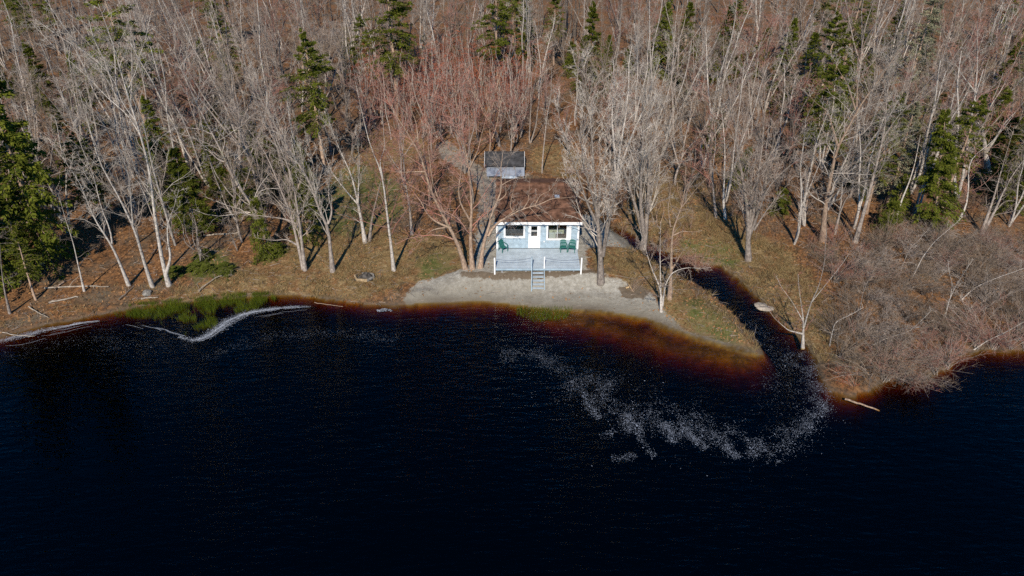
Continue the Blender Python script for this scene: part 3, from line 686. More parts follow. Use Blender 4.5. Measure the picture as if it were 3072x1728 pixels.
stick('fallen_log', gl('E', [(270, 1110), (400, 1098), (520, 1090)], .1), .09, .06, M['drift'], 'pale straight log lying on the leafy slope in the trees', 'log', 0, 7)
stick('fallen_log', gl('F', [(950, 1000), (1000, 995), (1060, 992)], .08), .06, .045, M['drift'], 'small pale log at the reeds\' edge beside the boulder', 'log', 0, 8)
stick('driftwood', [g0(*c('J', 510, 1345), .12), g0(*c('J', 580, 1372), .06), g0(*c('J', 710, 1415), -.10)], .07, .045, M['tan'], 'tan driftwood pole sliding into the lake below the reddish bush', 'driftwood', 0, 9)
stick('driftwood', [g0(*c('F', 0, 1215), .1), g0(*c('F', 90, 1235), .06), g0(*c('F', 230, 1245), .03)], .04, .02, M['drift'], 'thin pale stick floating in the foam along the shore', 'driftwood', 2, 10)
stick('driftwood', [g0(*c('S', 2025, 125), .02), g0(*c('S', 2110, 137), .03), g0(*c('S', 2212, 148), .02)], .025, .015, M['tan'], 'thin reddish stick floating off the bank beyond the reeds', 'driftwood', 0, 11)
stick('cut_branch', gl('B', [(415, 1303), (430, 1295), (445, 1285)], .15), .08, .06, M['timber'], 'freshly cut pale branch on the brush heap at the sand edge', 'branch', 3, 12)
stick('cut_branch', gl('B', [(420, 1285), (432, 1297), (440, 1310)], .22), .06, .05, M['timber'], 'freshly cut pale branch crossing over another on the brush heap', 'branch', 0, 13)
stick('tree_stump', [gz(*c('E', 270, 1280)) - [0, 0, .1], gz(*c('E', 270, 1280)) + [-.1, 0, .8], gz(*c('E', 270, 1280)) + [-.14, 0, 1.1]], .16, .10, M['birch'], 'short broken white birch stump on the mossy slope', 'stump', 0, 14)

# ------------------------------------------------------------------ trees traced from the photograph
def trace(base_px, forks, slopes):
    b = gz(*base_px); return b
HEROES = []
def hero(label, stems, r0, bark, twig, spec, seed, name='bare_tree', cat='tree', crown=True, tops=None, group=None, extra=0.0):
    """stems: lists of photo points; the first starts at the ground; each later one forks from the first point it shares"""
    r = np.random.default_rng(seed); b = gz(*stems[0][0]); SP = []; SR = []; meta = []
    b[2] -= .12
    for i, s in enumerate(stems):
        if i == 0: Y0 = b[1]; sl = r.uniform(-.06, .10)
        else:
            # nearest point on earlier stems in the photo decides depth at the fork
            q = np.array(s[0]); best = min(((np.hypot(*(q - np.array(pp))), yy, rr) for mm in meta for pp, yy, rr in mm), key=lambda e: e[0])
            Y0 = best[1]; sl = r.uniform(-.30, .30)
        pts = []; mm = []; z0 = None; Yc = Y0
        for j, pq in enumerate(s):
            p = atY(*pq, Yc)
            if j == 0 and i == 0: p = b.copy()
            if z0 is None: z0 = p[2]
            Yc = Y0 + sl * max(p[2] - z0, 0); p2 = atY(*pq, Yc) if not (i == 0 and j == 0) else p; pts.append(p2)
        L = sum(np.linalg.norm(np.diff(np.array(pts), axis=0), axis=1))
        ra = r0 if i == 0 else max(best[2] * .80, .028)
        rad = ra * (1 - .90 * np.linspace(0, 1, len(pts)) ** .62); rad = np.maximum(rad, .013)
        if i == 0: rad[0] *= 1.25
        meta.append([(pq, pp[1], rr) for pq, pp, rr in zip(s, pts, rad)])
        # denser meta for forks between traced points
        md = []
        for (a, ya, ra_), (b_, yb, rb) in zip(meta[-1][:-1], meta[-1][1:]):
            for u in np.linspace(0, 1, 6): md.append((tuple(np.array(a) * (1 - u) + np.array(b_) * u), ya * (1 - u) + yb * u, ra_ * (1 - u) + rb * u))
        meta[-1] = md
        if crown and extra > 0:                        # let the traced tip run on
            d = norm(pts[-1] - pts[-2]); pts.append(pts[-1] + d * extra + np.array([0, 0, extra * .3])); rad = np.append(rad, .012)
        SP.append(np.array(pts)); SR.append(rad)
    t = props(empty(name, tuple(b)), label, cat, group)
    off = b[None]
    v, f = stems_mesh([s - off for s in SP], SR, 7 if r0 > .12 else 6)
    if tops:                                           # broken top: close the last ring
        pass
    link('trunk', mesh_np('trunk', v, f, True), M[bark], t)
    if crown:
        v, f = crown_from(r, [s - off for s in SP], SR, SPEC[spec]); link('crown', mesh_np('crown', v, f, True), M[twig], t)
    HEROES.append(tuple(b[:2])); return t

hero('white-barked birch forking low above the leafy shore, first of a row of three', [cl('F', [(862, 905), (815, 790), (745, 630), (640, 480), (580, 340), (535, 210), (450, 100)]),
     cl('F', [(750, 625), (740, 520), (690, 430), (655, 300), (625, 160), (600, 111), (530, -60), (461, -250)])], .15, 'birch', 'twig_pale', 'birch', 1, extra=1.2)
hero('white-barked birch in the middle of a row of three above the boulder', [cl('F', [(1020, 915), (965, 760), (930, 620), (890, 500), (830, 390), (770, 250), (690, 150), (655, 60), (569, -265), (530, -388)]),
     cl('F', [(890, 500), (880, 400), (868, 220), (850, 120), (800, 0)])], .16, 'birch', 'twig_pale', 'birch', 2, extra=1.2)
hero('tallest spreading white birch above the reeds, with a wide fan of limbs', [cl('F', [(1130, 905), (1085, 760), (1065, 620), (1040, 470), (1020, 330), (1010, 200), (1000, 130), (975, 20)]) + cl('G', [(1230, 1200), (1180, 1050), (1130, 880), (1060, 700), (1030, 500), (960, 320)]),
     cl('G', [(1180, 1050), (1060, 900), (1000, 700), (880, 560), (700, 420), (560, 350)]), cl('G', [(1120, 760), (1190, 600), (1200, 520), (1260, 360)]), cl('G', [(1220, 1180), (1120, 1000), (930, 850), (800, 700), (640, 560), (480, 420)]),
     cl('G', [(1040, 880), (900, 640), (800, 560), (640, 340), (560, 240)]), cl('F', [(1110, 830), (1145, 720), (1118, 590), (1122, 480), (1160, 400)])], .19, 'birch', 'twig_pale', 'birch', 3, extra=1.5)
hero('thin dead pole tree with short brittle branches over the leafy shore', [cl('F', [(563, 945), (530, 800), (490, 620), (440, 470), (415, 380)])], .09, 'birch', 'twig', 'thin', 4, extra=.8)
hero('leaning tree with a long diagonal trunk arching over the brush', [cl('E', [(755, 1180), (715, 1060), (660, 930), (600, 860), (510, 740), (440, 600), (400, 490), (330, 370), (270, 250), (200, 110), (150, 0), (110, -90)]),
     cl('E', [(330, 370), (240, 330), (120, 320), (20, 330)]), cl('E', [(430, 570), (380, 560), (300, 480), (160, 460)]), cl('E', [(405, 500), (430, 400), (330, 320), (290, 220)])], .21, 'grey', 'twig_pale', 'broad', 5, extra=1.2)
hero('grey tree rising behind the small young fir on the slope', [cl('E', [(715, 870), (690, 700), (650, 590), (590, 480), (550, 330), (480, 240), (400, 130), (340, 30)]), cl('E', [(590, 480), (600, 380), (660, 340), (690, 240)]),
     cl('E', [(480, 240), (490, 100), (450, 0)])], .17, 'grey', 'twig', 'broad', 6, extra=1.2)
hero('twin-trunked pale tree on the dry bank with low drooping limbs', [cl('E', [(1003, 1355), (985, 1200), (962, 1000), (935, 830), (915, 700), (870, 570), (810, 450), (770, 330), (720, 230)]),
     cl('E', [(990, 1345), (955, 1180), (920, 1030), (890, 920), (830, 780), (780, 650), (730, 530), (680, 440), (610, 360)]), cl('E', [(940, 1020), (870, 985), (690, 960), (520, 940)]), cl('E', [(945, 1170), (870, 1130), (770, 1140)])], .17, 'grey', 'twig', 'fan', 7, extra=1.4)
hero('smooth pale tree with a waist-high Y fork on the open dry bank', [cl('I', [(865, 1055), (842, 850), (825, 650), (760, 560), (720, 470), (690, 300), (600, 180), (540, 80)]) + cl('E', [(700, 160)]),
     cl('I', [(825, 640), (855, 580), (855, 470), (825, 430), (830, 300), (850, 200)]), cl('I', [(690, 300), (705, 180), (680, 60), (660, -20)])], .20, 'grey', 'twig_pale', 'fan', 8, extra=1.5)
hero('forked white tree at the edge of the green lawn', [cl('I', [(1147, 803), (1110, 590), (1080, 450), (1050, 300), (1010, 170), (950, 60), (900, -60)]), cl('I', [(1085, 450), (1090, 250), (1100, 120), (1085, 0)]),
     cl('I', [(1078, 465), (1000, 380), (920, 280), (850, 190), (800, 50)])], .19, 'birch', 'twig_pale', 'fan', 9, extra=1.5)
hero('slimmer trunk leaning away beside the forked lawn-edge tree', [cl('I', [(1183, 792), (1200, 620), (1250, 400), (1290, 250), (1310, 120)])], .14, 'grey', 'twig_red', 'broad', 10, extra=1.5)
hero('straight solitary tree with reddish twigs on the dry grass bank', [cl('A', [(245, 1355), (220, 1130), (200, 980), (175, 760), (150, 600), (95, 530), (60, 400), (30, 280), (0, 150)]), cl('A', [(165, 690), (140, 560), (180, 480), (170, 330)])], .16, 'birch', 'twig_red', 'broad', 11, extra=1.2)
hero('reddish-twigged tree behind the lawn with a long sharp shadow', [cl('A', [(375, 1095), (365, 950), (350, 830), (320, 690), (320, 560), (290, 380), (270, 250)])], .15, 'grey', 'twig_red', 'broad', 12, extra=1.2)
hero('multi-stemmed old maple clump growing from the sand beside the deck', [cl('A', [(765, 1342), (715, 1170), (640, 1030), (560, 880), (510, 780), (470, 640), (440, 480), (370, 430), (335, 330), (250, 230), (180, 80)]),
     cl('A', [(720, 1180), (650, 1060), (610, 960), (580, 850), (530, 760), (510, 600), (490, 400)]), cl('A', [(660, 1050), (540, 1000), (480, 940), (440, 850), (380, 780)]), cl('A', [(640, 1040), (520, 1060), (440, 1140), (390, 1210)]),
     cl('A', [(470, 640), (400, 640), (320, 645), (250, 640)]), cl('A', [(420, 420), (410, 290), (370, 190), (360, 40)])], .21, 'tan', 'twig_red', 'broad', 13, extra=1.0)
hero('upright maple trunk between the leaning clump and the deck', [cl('A', [(815, 1342), (800, 1180), (800, 1050), (812, 900), (800, 750), (790, 600), (745, 400), (705, 250), (690, 60)]), cl('A', [(800, 1000), (720, 860), (712, 760), (740, 620), (722, 480), (700, 330)]),
     cl('A', [(790, 620), (850, 500), (900, 300), (930, 180)])], .20, 'tan', 'twig_red', 'broad', 14, extra=1.0)
hero('thick leaning maple by the deck with one limb arching over the roof', [cl('A', [(870, 1335), (895, 1150), (945, 1010)]) + cl('K', [(450, 1000), (490, 860), (560, 740), (640, 560), (640, 400), (600, 200), (640, 0)]),
     cl('K', [(390, 1370), (540, 1130), (700, 1060), (850, 960), (1030, 880), (1230, 830), (1400, 790), (1500, 690), (1850, 690)]), cl('K', [(1240, 840), (1400, 920), (1520, 1010), (1600, 1100)]),
     cl('K', [(700, 1060), (800, 960), (880, 920)]), cl('K', [(1130, 850), (1240, 960), (1310, 1050)]), cl('K', [(620, 470), (720, 400), (900, 320), (1050, 290)]), cl('K', [(1030, 880), (1120, 740), (1130, 560), (1140, 440)]), cl('K', [(850, 960), (780, 840), (820, 640), (870, 480), (880, 380)]), cl('K', [(560, 740), (640, 700), (720, 620), (700, 420)]), cl('K', [(1230, 830), (1330, 640), (1500, 560), (1560, 480)])], .22, 'tan', 'twig', 'broad', 15, extra=.6)
hero('huge many-stemmed maple with a tall fan crown on the sand by the deck', [cl('B', [(278, 1243), (275, 1120), (262, 960), (250, 840), (235, 650), (230, 480), (215, 300), (190, 160)]), cl('B', [(288, 1120), (310, 950), (325, 800), (340, 620), (370, 480), (400, 380)]),
     cl('B', [(295, 1080), (330, 900), (350, 780), (420, 650), (500, 460)]), cl('B', [(262, 960), (200, 830), (160, 700), (100, 540), (60, 400)]), cl('B', [(265, 900), (270, 760), (300, 560), (320, 400), (330, 250)]), cl('B', [(250, 860), (180, 620), (165, 450), (160, 300)]),
     cl('B', [(250, 840), (150, 800), (90, 690), (70, 600)])], .27, 'grey', 'twig_pale', 'fan', 16, extra=1.0)
hero('tall many-stemmed maple standing at the bend of the stream', [cl('B', [(505, 1080), (525, 950), (530, 800), (550, 640), (575, 480), (590, 300), (620, 150), (650, 20)]), cl('B', [(512, 1020), (490, 830), (500, 600), (510, 400), (495, 200), (470, 0)]),
     cl('B', [(525, 930), (560, 720), (600, 560), (680, 460), (740, 280)]), cl('B', [(508, 1000), (450, 800), (400, 650), (380, 450), (350, 330)]), cl('B', [(528, 900), (540, 600), (545, 400), (540, 200)])], .27, 'grey', 'twig_pale', 'fan', 17, extra=1.0)
hero('small pale triple-stemmed tree at the sandy point near the spit', [cl('B', [(605, 1422), (602, 1300), (545, 1170), (520, 1080), (500, 1020)]), cl('B', [(606, 1400), (600, 1250), (598, 1100), (600, 1000)]), cl('B', [(610, 1390), (625, 1280), (660, 1210), (740, 1180), (820, 1190)])], .11, 'birch', 'twig', 'broad', 18, extra=.7)
hero('crooked tree with a snapped pale stub standing beside the spit', [cl('B', [(650, 1352), (660, 1200), (660, 1060), (670, 960), (720, 850), (740, 720), (735, 640)]), cl('B', [(665, 1010), (720, 985), (780, 990)]), cl('B', [(720, 850), (790, 760), (850, 700)]), cl('B', [(665, 1190), (700, 1130), (740, 1065)]), cl('B', [(655, 960), (640, 850), (660, 770), (640, 680)])], .18, 'tan', 'twig', 'thin', 19, extra=.6)
hero('old crowded multi-trunk maple on the grassy far bank of the stream', [cl('C', [(515, 1400), (510, 1200), (515, 1000), (470, 800), (465, 680), (425, 560), (420, 400), (400, 250), (365, 130), (350, 20)]), cl('C', [(515, 1230), (560, 1000), (580, 800), (600, 660), (625, 520), (630, 350), (650, 180), (640, 60)]),
     cl('C', [(530, 1190), (600, 1000), (640, 880), (700, 780), (830, 660), (960, 560), (1090, 490)]), cl('C', [(560, 1160), (640, 1030), (700, 950), (800, 830)]), cl('C', [(520, 1190), (540, 900), (530, 800), (570, 600), (590, 480)]), cl('C', [(600, 680), (680, 600), (715, 450), (740, 330), (860, 90)]),
     cl('C', [(540, 900), (440, 800), (380, 760), (280, 720)])], .26, 'grey', 'twig', 'fan', 20, extra=1.0)
hero('slender white birch with a straight stem beside the old multi-trunk maple', [cl('C', [(335, 1070), (315, 940), (325, 700), (330, 520), (315, 330), (300, 190), (280, 60)])], .14, 'birch', 'twig_pale', 'birch', 21, extra=1.2)
hero('pale thin double-kinked tree in the shade past the slender birch', [cl('C', [(260, 1060), (235, 850), (230, 640), (260, 500), (245, 280), (200, 130)])], .13, 'grey', 'twig_red', 'broad', 22, extra=1.2)
hero('broken tan snag without branches in front of the thick forked tree', [cl('C', [(970, 1040), (985, 880), (1000, 700), (1008, 575)])], .13, 'tan', 'twig', 'thin', 23, name='snag', crown=False)
hero('thick pale tree with a wide Y fork standing above the thicket', [cl('D', [(45, 1385), (60, 1150), (110, 880), (150, 690), (240, 560), (290, 430), (350, 350), (420, 260), (480, 180)]), cl('D', [(150, 690), (120, 580), (80, 440), (0, 390)]), cl('D', [(280, 430), (250, 330), (215, 230), (160, 150)]), cl('D', [(290, 410), (295, 250), (270, 130)])], .29, 'tan', 'twig_pale', 'broad', 24, extra=1.4)
hero('slim pale tree close beside the thick Y-forked trunk', [cl('D', [(130, 1335), (175, 1150), (185, 950), (230, 780), (275, 640), (275, 540), (330, 460)]), cl('D', [(160, 1200), (210, 1080), (300, 980)])], .12, 'grey', 'twig', 'broad', 25, extra=1.2)
hero('tall leaning grey tree with hanging lichen above the thicket', [cl('D', [(280, 1392), (340, 1180), (400, 960), (450, 770), (500, 540), (500, 380), (525, 200), (530, 80)]), cl('D', [(480, 640), (560, 520), (640, 420), (760, 350)])], .21, 'grey', 'twig_pale', 'fan', 26, extra=1.4)
hero('white birch snag snapped off at the top beside the dark spruce', [cl('D', [(565, 1255), (610, 1100), (670, 960), (710, 830), (735, 700), (752, 615)])], .13, 'birch', 'twig', 'thin', 27, name='snag', crown=False)
hero('leaning tree with twin stems at the upper edge of the thicket', [cl('D', [(1195, 1335), (1290, 1170), (1340, 1050), (1420, 900), (1500, 800)]), cl('D', [(1200, 1310), (1280, 1080), (1330, 900), (1370, 760)])], .19, 'grey', 'twig', 'broad', 28, extra=1.5)
hero('bent pale tree with a crooked top over the thicket', [cl('D', [(1010, 1255), (1080, 1150), (1100, 1000), (1100, 830), (1140, 750), (1240, 700), (1330, 600)])], .12, 'birch', 'twig_red', 'broad', 29, extra=1.2)
hero('great spreading red-twigged maple with candelabra limbs behind the dark spruce', [cl('D', [(1245, 900), (1225, 760), (1200, 560), (1140, 400), (1150, 260), (1170, 100), (1160, -40)]), cl('D', [(1205, 570), (1260, 400), (1350, 270), (1420, 120)]), cl('D', [(1225, 740), (1310, 620), (1350, 540), (1450, 440), (1530, 340)]), cl('D', [(1145, 300), (1060, 190), (990, 80)]),
     cl('D', [(1180, 540), (1060, 470), (960, 430), (860, 420)])], .32, 'birch', 'twig_red', 'fan', 30, extra=1.5)
hero('young birch with pinkish low branches at the edge of the stream mouth', [cl('J', [(265, 1047), (268, 900), (255, 800), (240, 700)]), cl('J', [(270, 930), (310, 790), (355, 700), (390, 560), (395, 440)]), cl('J', [(310, 790), (400, 680), (480, 580)]), cl('J', [(266, 970), (180, 950), (100, 880)]), cl('J', [(268, 900), (200, 780), (140, 700)])], .12, 'birch', 'twig_red', 'thin', 31, extra=.8)
hero('small bright white birch rising out of the thicket', [cl('J', [(1085, 885), (1110, 780), (1150, 690), (1190, 630)]), cl('J', [(1120, 755), (1130, 680), (1110, 600)])], .07, 'birch', 'twig_pale', 'thin', 32, extra=.7)
for k, (pp, lb) in enumerate((([(650, 1035), (760, 990), (880, 958), (965, 880)], 'long pale alder stem arching low through the front of the thicket'), ([(900, 640), (960, 520), (1030, 430), (1150, 330)], 'pale alder stem leaning out of the upper thicket'),
        ([(1180, 770), (1260, 700), (1400, 640), (1546, 590)], 'pale alder branch sweeping out beside the small white birch'), ([(590, 860), (610, 740), (650, 640), (700, 560)], 'upright dark alder in the middle of the thicket'),
        ([(420, 1040), (430, 980), (450, 900), (560, 850)], 'thin crooked alder at the thicket edge by the stream'), ([(1250, 1060), (1330, 1010), (1440, 960), (1546, 900)], 'grey alder stem reaching along the lakeside thicket'), ([(820, 640), (840, 580), (880, 480), (960, 400)], 'grey alder pole leaning above the thicket'))):
    hero(lb, [cl('J', pp)], .05, 'grey' if k in (3, 6) else 'birch', ('twig_pale', 'twig')[k % 2], 'thin', 60 + k, name='alder_tree', extra=.6)
hero('dark bare-trunked pine leaning at the end of the leafy shore', [cl('F', [(400, 672), (340, 500), (270, 350), (210, 240), (150, 80)])], .14, 'tan', 'twig', 'thin', 33, extra=1)
hero('thin grey pole tree standing at the shore below the spruces', [cl('F', [(65, 1092), (30, 940), (10, 800), (0, 640)])], .10, 'grey', 'twig', 'thin', 34, extra=1)
hero('tall white birch with a long curved bare stem deep in the wood', [cl('G', [(1900, 998), (1850, 800), (1740, 560), (1680, 420), (1540, 130), (1490, 0)]), cl('G', [(1720, 520), (1640, 250), (1520, 30)])], .16, 'birch', 'twig_pale', 'pole', 35, extra=2)
hero('tall dead pine with many short horizontal branch stubs in the wood', [cl('T', [(625, 720), (590, 480), (570, 250), (550, 0), (540, -120)])], .19, 'tan', 'twig_pale', 'thin', 36, extra=1)
hero('bright white forked birch rising from the rust-red brush', [cl('T', [(1250, 900), (1225, 600), (1222, 400), (1160, 230), (1110, 140)]), cl('T', [(1222, 400), (1250, 260)])], .15, 'birch', 'twig_pale', 'thin', 37, extra=1)

# ------------------------------------------------------------------ forest prototypes
def proto(kind, seed):
    r = np.random.default_rng(seed); SP = []; SR = []
    if kind == 'pole': hgt = r.uniform(14, 18); n = r.integers(1, 3); r0 = .13
    elif kind == 'birch': hgt = r.uniform(12, 15); n = r.integers(2, 4); r0 = .14
    elif kind == 'maple': hgt = r.uniform(11, 14); n = 1; r0 = .18
    else: hgt = r.uniform(5, 7); n = 3; r0 = .05
    for i in range(n):
        az = r.uniform(0, 6.28); ln = r.uniform(.04, .20) if n > 1 else r.uniform(0, .09); q = np.linspace(0, 1, 9)
        x = np.cos(az) * ln * hgt * q ** 1.15 + .18 * np.cumsum(r.normal(size=9)) * (q > 0); y = np.sin(az) * ln * hgt * q ** 1.15 + .18 * np.cumsum(r.normal(size=9)) * (q > 0)
        h = hgt * r.uniform(.82, 1); P = np.stack([x, y, h * q - .15], 1); P[0, :2] *= .2; SP.append(P); SR.append(r0 * r.uniform(.8, 1) * (1 - .85 * q) + .008)
    if kind == 'maple':
        P = SP[0]
        for i in range(5):
            k0 = r.integers(2, 5); az = r.uniform(0, 6.28); d = np.array([np.cos(az) * .5, np.sin(az) * .5, .85]); q = np.linspace(0, 1, 8)[:, None]
            SP.append(P[k0] + d * hgt * r.uniform(.4, .6) * q + np.array([0, 0, 1.]) * q ** 2 + .12 * np.cumsum(r.normal(size=(8, 3)), 0) * (q > 0)); SR.append(SR[0][k0] * .7 * (1 - .82 * q[:, 0]) + .008)
    sp = SPEC[{'pole': 'pole', 'birch': 'birch', 'maple': 'broad', 'sapling': 'thin'}[kind]]
    tv, tf = stems_mesh(SP, SR, 6); cv, cf = crown_from(r, SP, SR, sp)
    return mesh_np(kind + '_trunk', tv, tf, True), mesh_np(kind + '_crown', cv, cf, True)
PRO = {k: [proto(k, 100 + i * 7 + j * 31) for i in range(n)] for j, (k, n) in enumerate((('pole', 4), ('birch', 4), ('maple', 4), ('sapling', 3)))}
def conifer(kind, seed):
    r = np.random.default_rng(seed); hgt = dict(dense=11, sparse=15, young=4.5, lichen=13)[kind]; h0 = dict(dense=.10, sparse=.38, young=.05, lichen=.2)[kind]
    q = np.linspace(0, 1, 10); P = np.stack([.06 * np.cumsum(r.normal(size=10)), .06 * np.cumsum(r.normal(size=10)), hgt * q - .1], 1); P[0, :2] = 0
    rr = (.017 * hgt) * (1 - .93 * q); tv, tf = stems_mesh([P], [rr], 7)
    nbr = int(dict(dense=150, sparse=95, young=80, lichen=120)[kind]); w = dict(dense=2.3, sparse=3.0, young=1.25, lichen=2.5)[kind]
    u = h0 + (1 - h0) * r.random(nbr) ** 1.05; L = w * (1 - u) ** .75 / (1 - h0) ** .5 * r.uniform(.55, 1.15, nbr) + .15
    if kind == 'sparse': L = w * np.clip(np.sin((1 - u) / (1 - h0) * 2.3), .12, 1) * r.uniform(.45, 1.1, nbr)
    az = r.uniform(0, 6.28, nbr); base = np.stack([np.interp(u, q, P[:, i]) for i in range(3)], 1); m = 6; s = np.linspace(0, 1, m)
    dz = r.uniform(-.15, .3, nbr) + (u - .5) * .5
    B = base[:, None] + (L[:, None] * s)[..., None] * np.stack([np.cos(az), np.sin(az), dz], -1)[:, None] ; B[..., 2] -= (L[:, None] * .28) * s ** 2 * (1.2 - u[:, None])
    bv, bf = tubes(B, np.linspace(.028, .008, m)[None] * np.ones((nbr, 1)) * (hgt / 12) ** .5, 3)
    trunk = mesh_np('spruce_trunk', *join([(tv, tf), (bv, bf)]), True)
    nn = dict(dense=135, sparse=135, young=90, lichen=60)[kind]; tot = nbr * nn; bi = np.repeat(np.arange(nbr), nn); t_ = .12 + .88 * r.random(tot) ** .75
    f = t_ * (m - 1); i0 = np.minimum(f.astype(int), m - 2); ww = (f - i0)[:, None]; c0 = B[bi, i0] * (1 - ww) + B[bi, i0 + 1] * ww; T = norm(B[bi, i0 + 1] - B[bi, i0])
    side = norm(np.cross(T, [0, 0, 1.])); sg = r.choice([-1, 1], tot)[:, None]
    spread = (.30 * L[bi] * (1.05 - t_) + .16)[:, None] * r.uniform(.25, 1, (tot, 1)); ln = r.uniform(.12, .27, (tot, 1)) * dict(dense=1, sparse=1.1, young=.62, lichen=.9)[kind]
    c0 = c0 + side * sg * spread * r.random((tot, 1)) + np.array([0, 0, 1.]) * r.normal(size=(tot, 1)) * .07
    d = norm(T * r.uniform(.4, 1.1, (tot, 1)) + side * sg * r.uniform(.3, 1.1, (tot, 1)) + np.array([0, 0, 1]) * r.uniform(-.55, .25, (tot, 1)))
    n_ = norm(np.cross(d, norm(r.normal(size=(tot, 3)) + np.array([0, 0, 1.2])))); wd = ln * r.uniform(.16, .30, (tot, 1))
    V = np.stack([c0 - d * ln * .3, c0 + n_ * wd, c0 + d * ln * .7, c0 - n_ * wd], 1).reshape(-1, 3); Fq = np.arange(tot * 4).reshape(-1, 4)
    return trunk, mesh_np('spruce_crown', V, Fq), hgt
CON = {k: [conifer(k, 500 + 13 * i + 101 * j) for i in range(n)] for j, (k, n) in enumerate((('dense', 3), ('sparse', 2), ('young', 2), ('lichen', 2)))}
def place(name, meshes, mats, loc, rz, sc, label, cat, group, tilt=(0, 0)):
    t = props(empty(name, tuple(loc), rz), label, cat, group); t.scale = (sc, sc, sc) if np.isscalar(sc) else sc; t.rotation_euler = (tilt[0], tilt[1], rz)
    link('trunk', meshes[0], M[mats[0]], t); link('crown', meshes[1], M[mats[1]], t); return t
CONP = []
def conif(label, base, top, kind, i=0, wide=1.0, mats=None, group=None):
    b = gz(*base); q = atY(*top, b[1]); h = max(q[2] - b[2], 2.); me = CON[kind][i % len(CON[kind])]; s = h / me[2]; tl = math.atan2(q[0] - b[0], h) * .8
    CONP.append(b[:2]); b[2] -= .1
    return place({'young': 'young_fir', 'lichen': 'lichen_spruce'}.get(kind, 'spruce_tree'), me, mats or ('tan', 'lichen' if kind == 'lichen' else 'needle'), b, random.uniform(0, 6), (s ** .5 * wide, s ** .5 * wide, s), label, 'tree', group, (0, max(-.2, min(.2, tl))))
conif('big sunlit spruce at the end of the leafy shore, taller than its neighbours', (125, 790), (18, 120), 'dense', 0, 1.15)
conif('broad bright spruce at the far end of the leafy shore', (35, 850), (-50, 330), 'dense', 2, 1.15)
conif('sparse spruce with bare lower trunk at the shore beside the pole tree', c('F', 240, 1003), c('F', 300, 560), 'sparse', 0, .62)
conif('dark spruce just behind the big sunlit shoreline spruce', (95, 700), (55, 420), 'dense', 1, .8)
conif('wide ragged spruce towering in the wood behind the fan-limbed birch', (450, 430), (310, -110), 'sparse', 1, 1.25)
conif('deep green spruce in the shade behind the leaning tree', (590, 700), (520, 440), 'dense', 2, 1.25)
conif('small dark spruce beside the deep green shaded spruce', (700, 640), (680, 505), 'young', 0, 1.5)
for bx, by, tx, ty, kd, w_, lb in ((330, 660, 240, 400, 'sparse', .75, 'thin spruce behind the first of the three shore birches'), (500, 640, 450, 450, 'dense', .8, 'spruce between the fan-limbed birch and the deep green spruce'), (60, 850, 15, 560, 'sparse', .7, 'half-bare spruce beside the pole tree at the shore'),
        (660, 590, 625, 420, 'dense', .9, 'spruce in shade behind the leaning trunk'), (900, 520, 880, 400, 'dense', .8, 'small spruce behind the twin-trunked pale tree'), (240, 560, 150, 300, 'dense', .8, 'dark spruce far behind the dead pole tree'), (2330, 640, 2340, 560, 'young', 1.3, 'low fir at the foot of the tan snag'), (2560, 560, 2590, 400, 'dense', .8, 'dark spruce between the thick Y-forked tree and the leaning grey tree'), (2950, 480, 3010, 250, 'dense', 1.0, 'spruce behind the great candelabra maple'), (2200, 560, 2190, 430, 'dense', .9, 'shaded spruce behind the old multi-trunk maple')):
    conif(lb, (bx, by), (tx, ty), kd, 0, w_)
conif('young bright fir growing at the foot of the long leaning trunk', (800, 765), (778, 585), 'young', 1, 1.0)
conif('tall layered spruce above the rust-red brush', (1190, 345), (1150, -90), 'sparse', 0, 1.2)
conif('tall spruce with exposed pale trunk beyond the rust-red brush', (1495, 330), (1465, -110), 'sparse', 1, .95)
conif('narrow bright spire spruce in the wood beyond the shed', (1775, 300), (1770, 5), 'dense', 0, .95)
conif('dark spruce overlapped by bare maples beyond the stream', (1965, 235), (1950, 0), 'dense', 1, 1.1)
conif('yellow-green spruce top showing behind the tall stream-bend maple', (2150, 255), (2180, 10), 'dense', 2, 1.0)
conif('grey-green spruce behind the tall stream-bend maple, in shade', (2250, 240), (2230, 60), 'dense', 0, 1.0)
conif('spruce half hidden by grey twigs above the thick Y-forked tree', (2410, 350), (2440, 100), 'dense', 1, 1.2)
conif('full dark green spruce beside the white birch snag', (2800, 695), (2815, 330), 'dense', 2, .95)
conif('pale lichen-draped spruce towering over the leaning grey tree', (2700, 330), (2790, -50), 'lichen', 0, 1.2)
conif('lichen-covered thin spruce behind the white birch snag', (2660, 620), (2730, 290), 'lichen', 1, 1.0)
conif('green spruce behind the twin-stemmed leaning tree at the thicket', (3010, 640), (3060, 380), 'dense', 0, .85)
conif('low green fir beside the birch snag\'s foot', (2650, 690), (2650, 590), 'young', 0, 1.3)
conif('small dark fir under the red-twigged candelabra maple', (2960, 570), (2990, 420), 'young', 1, 1.6)
conif('shaded spruce in the wood behind the slim birch past the stream', (2120, 470), (2100, 330), 'dense', 2, 1.1)

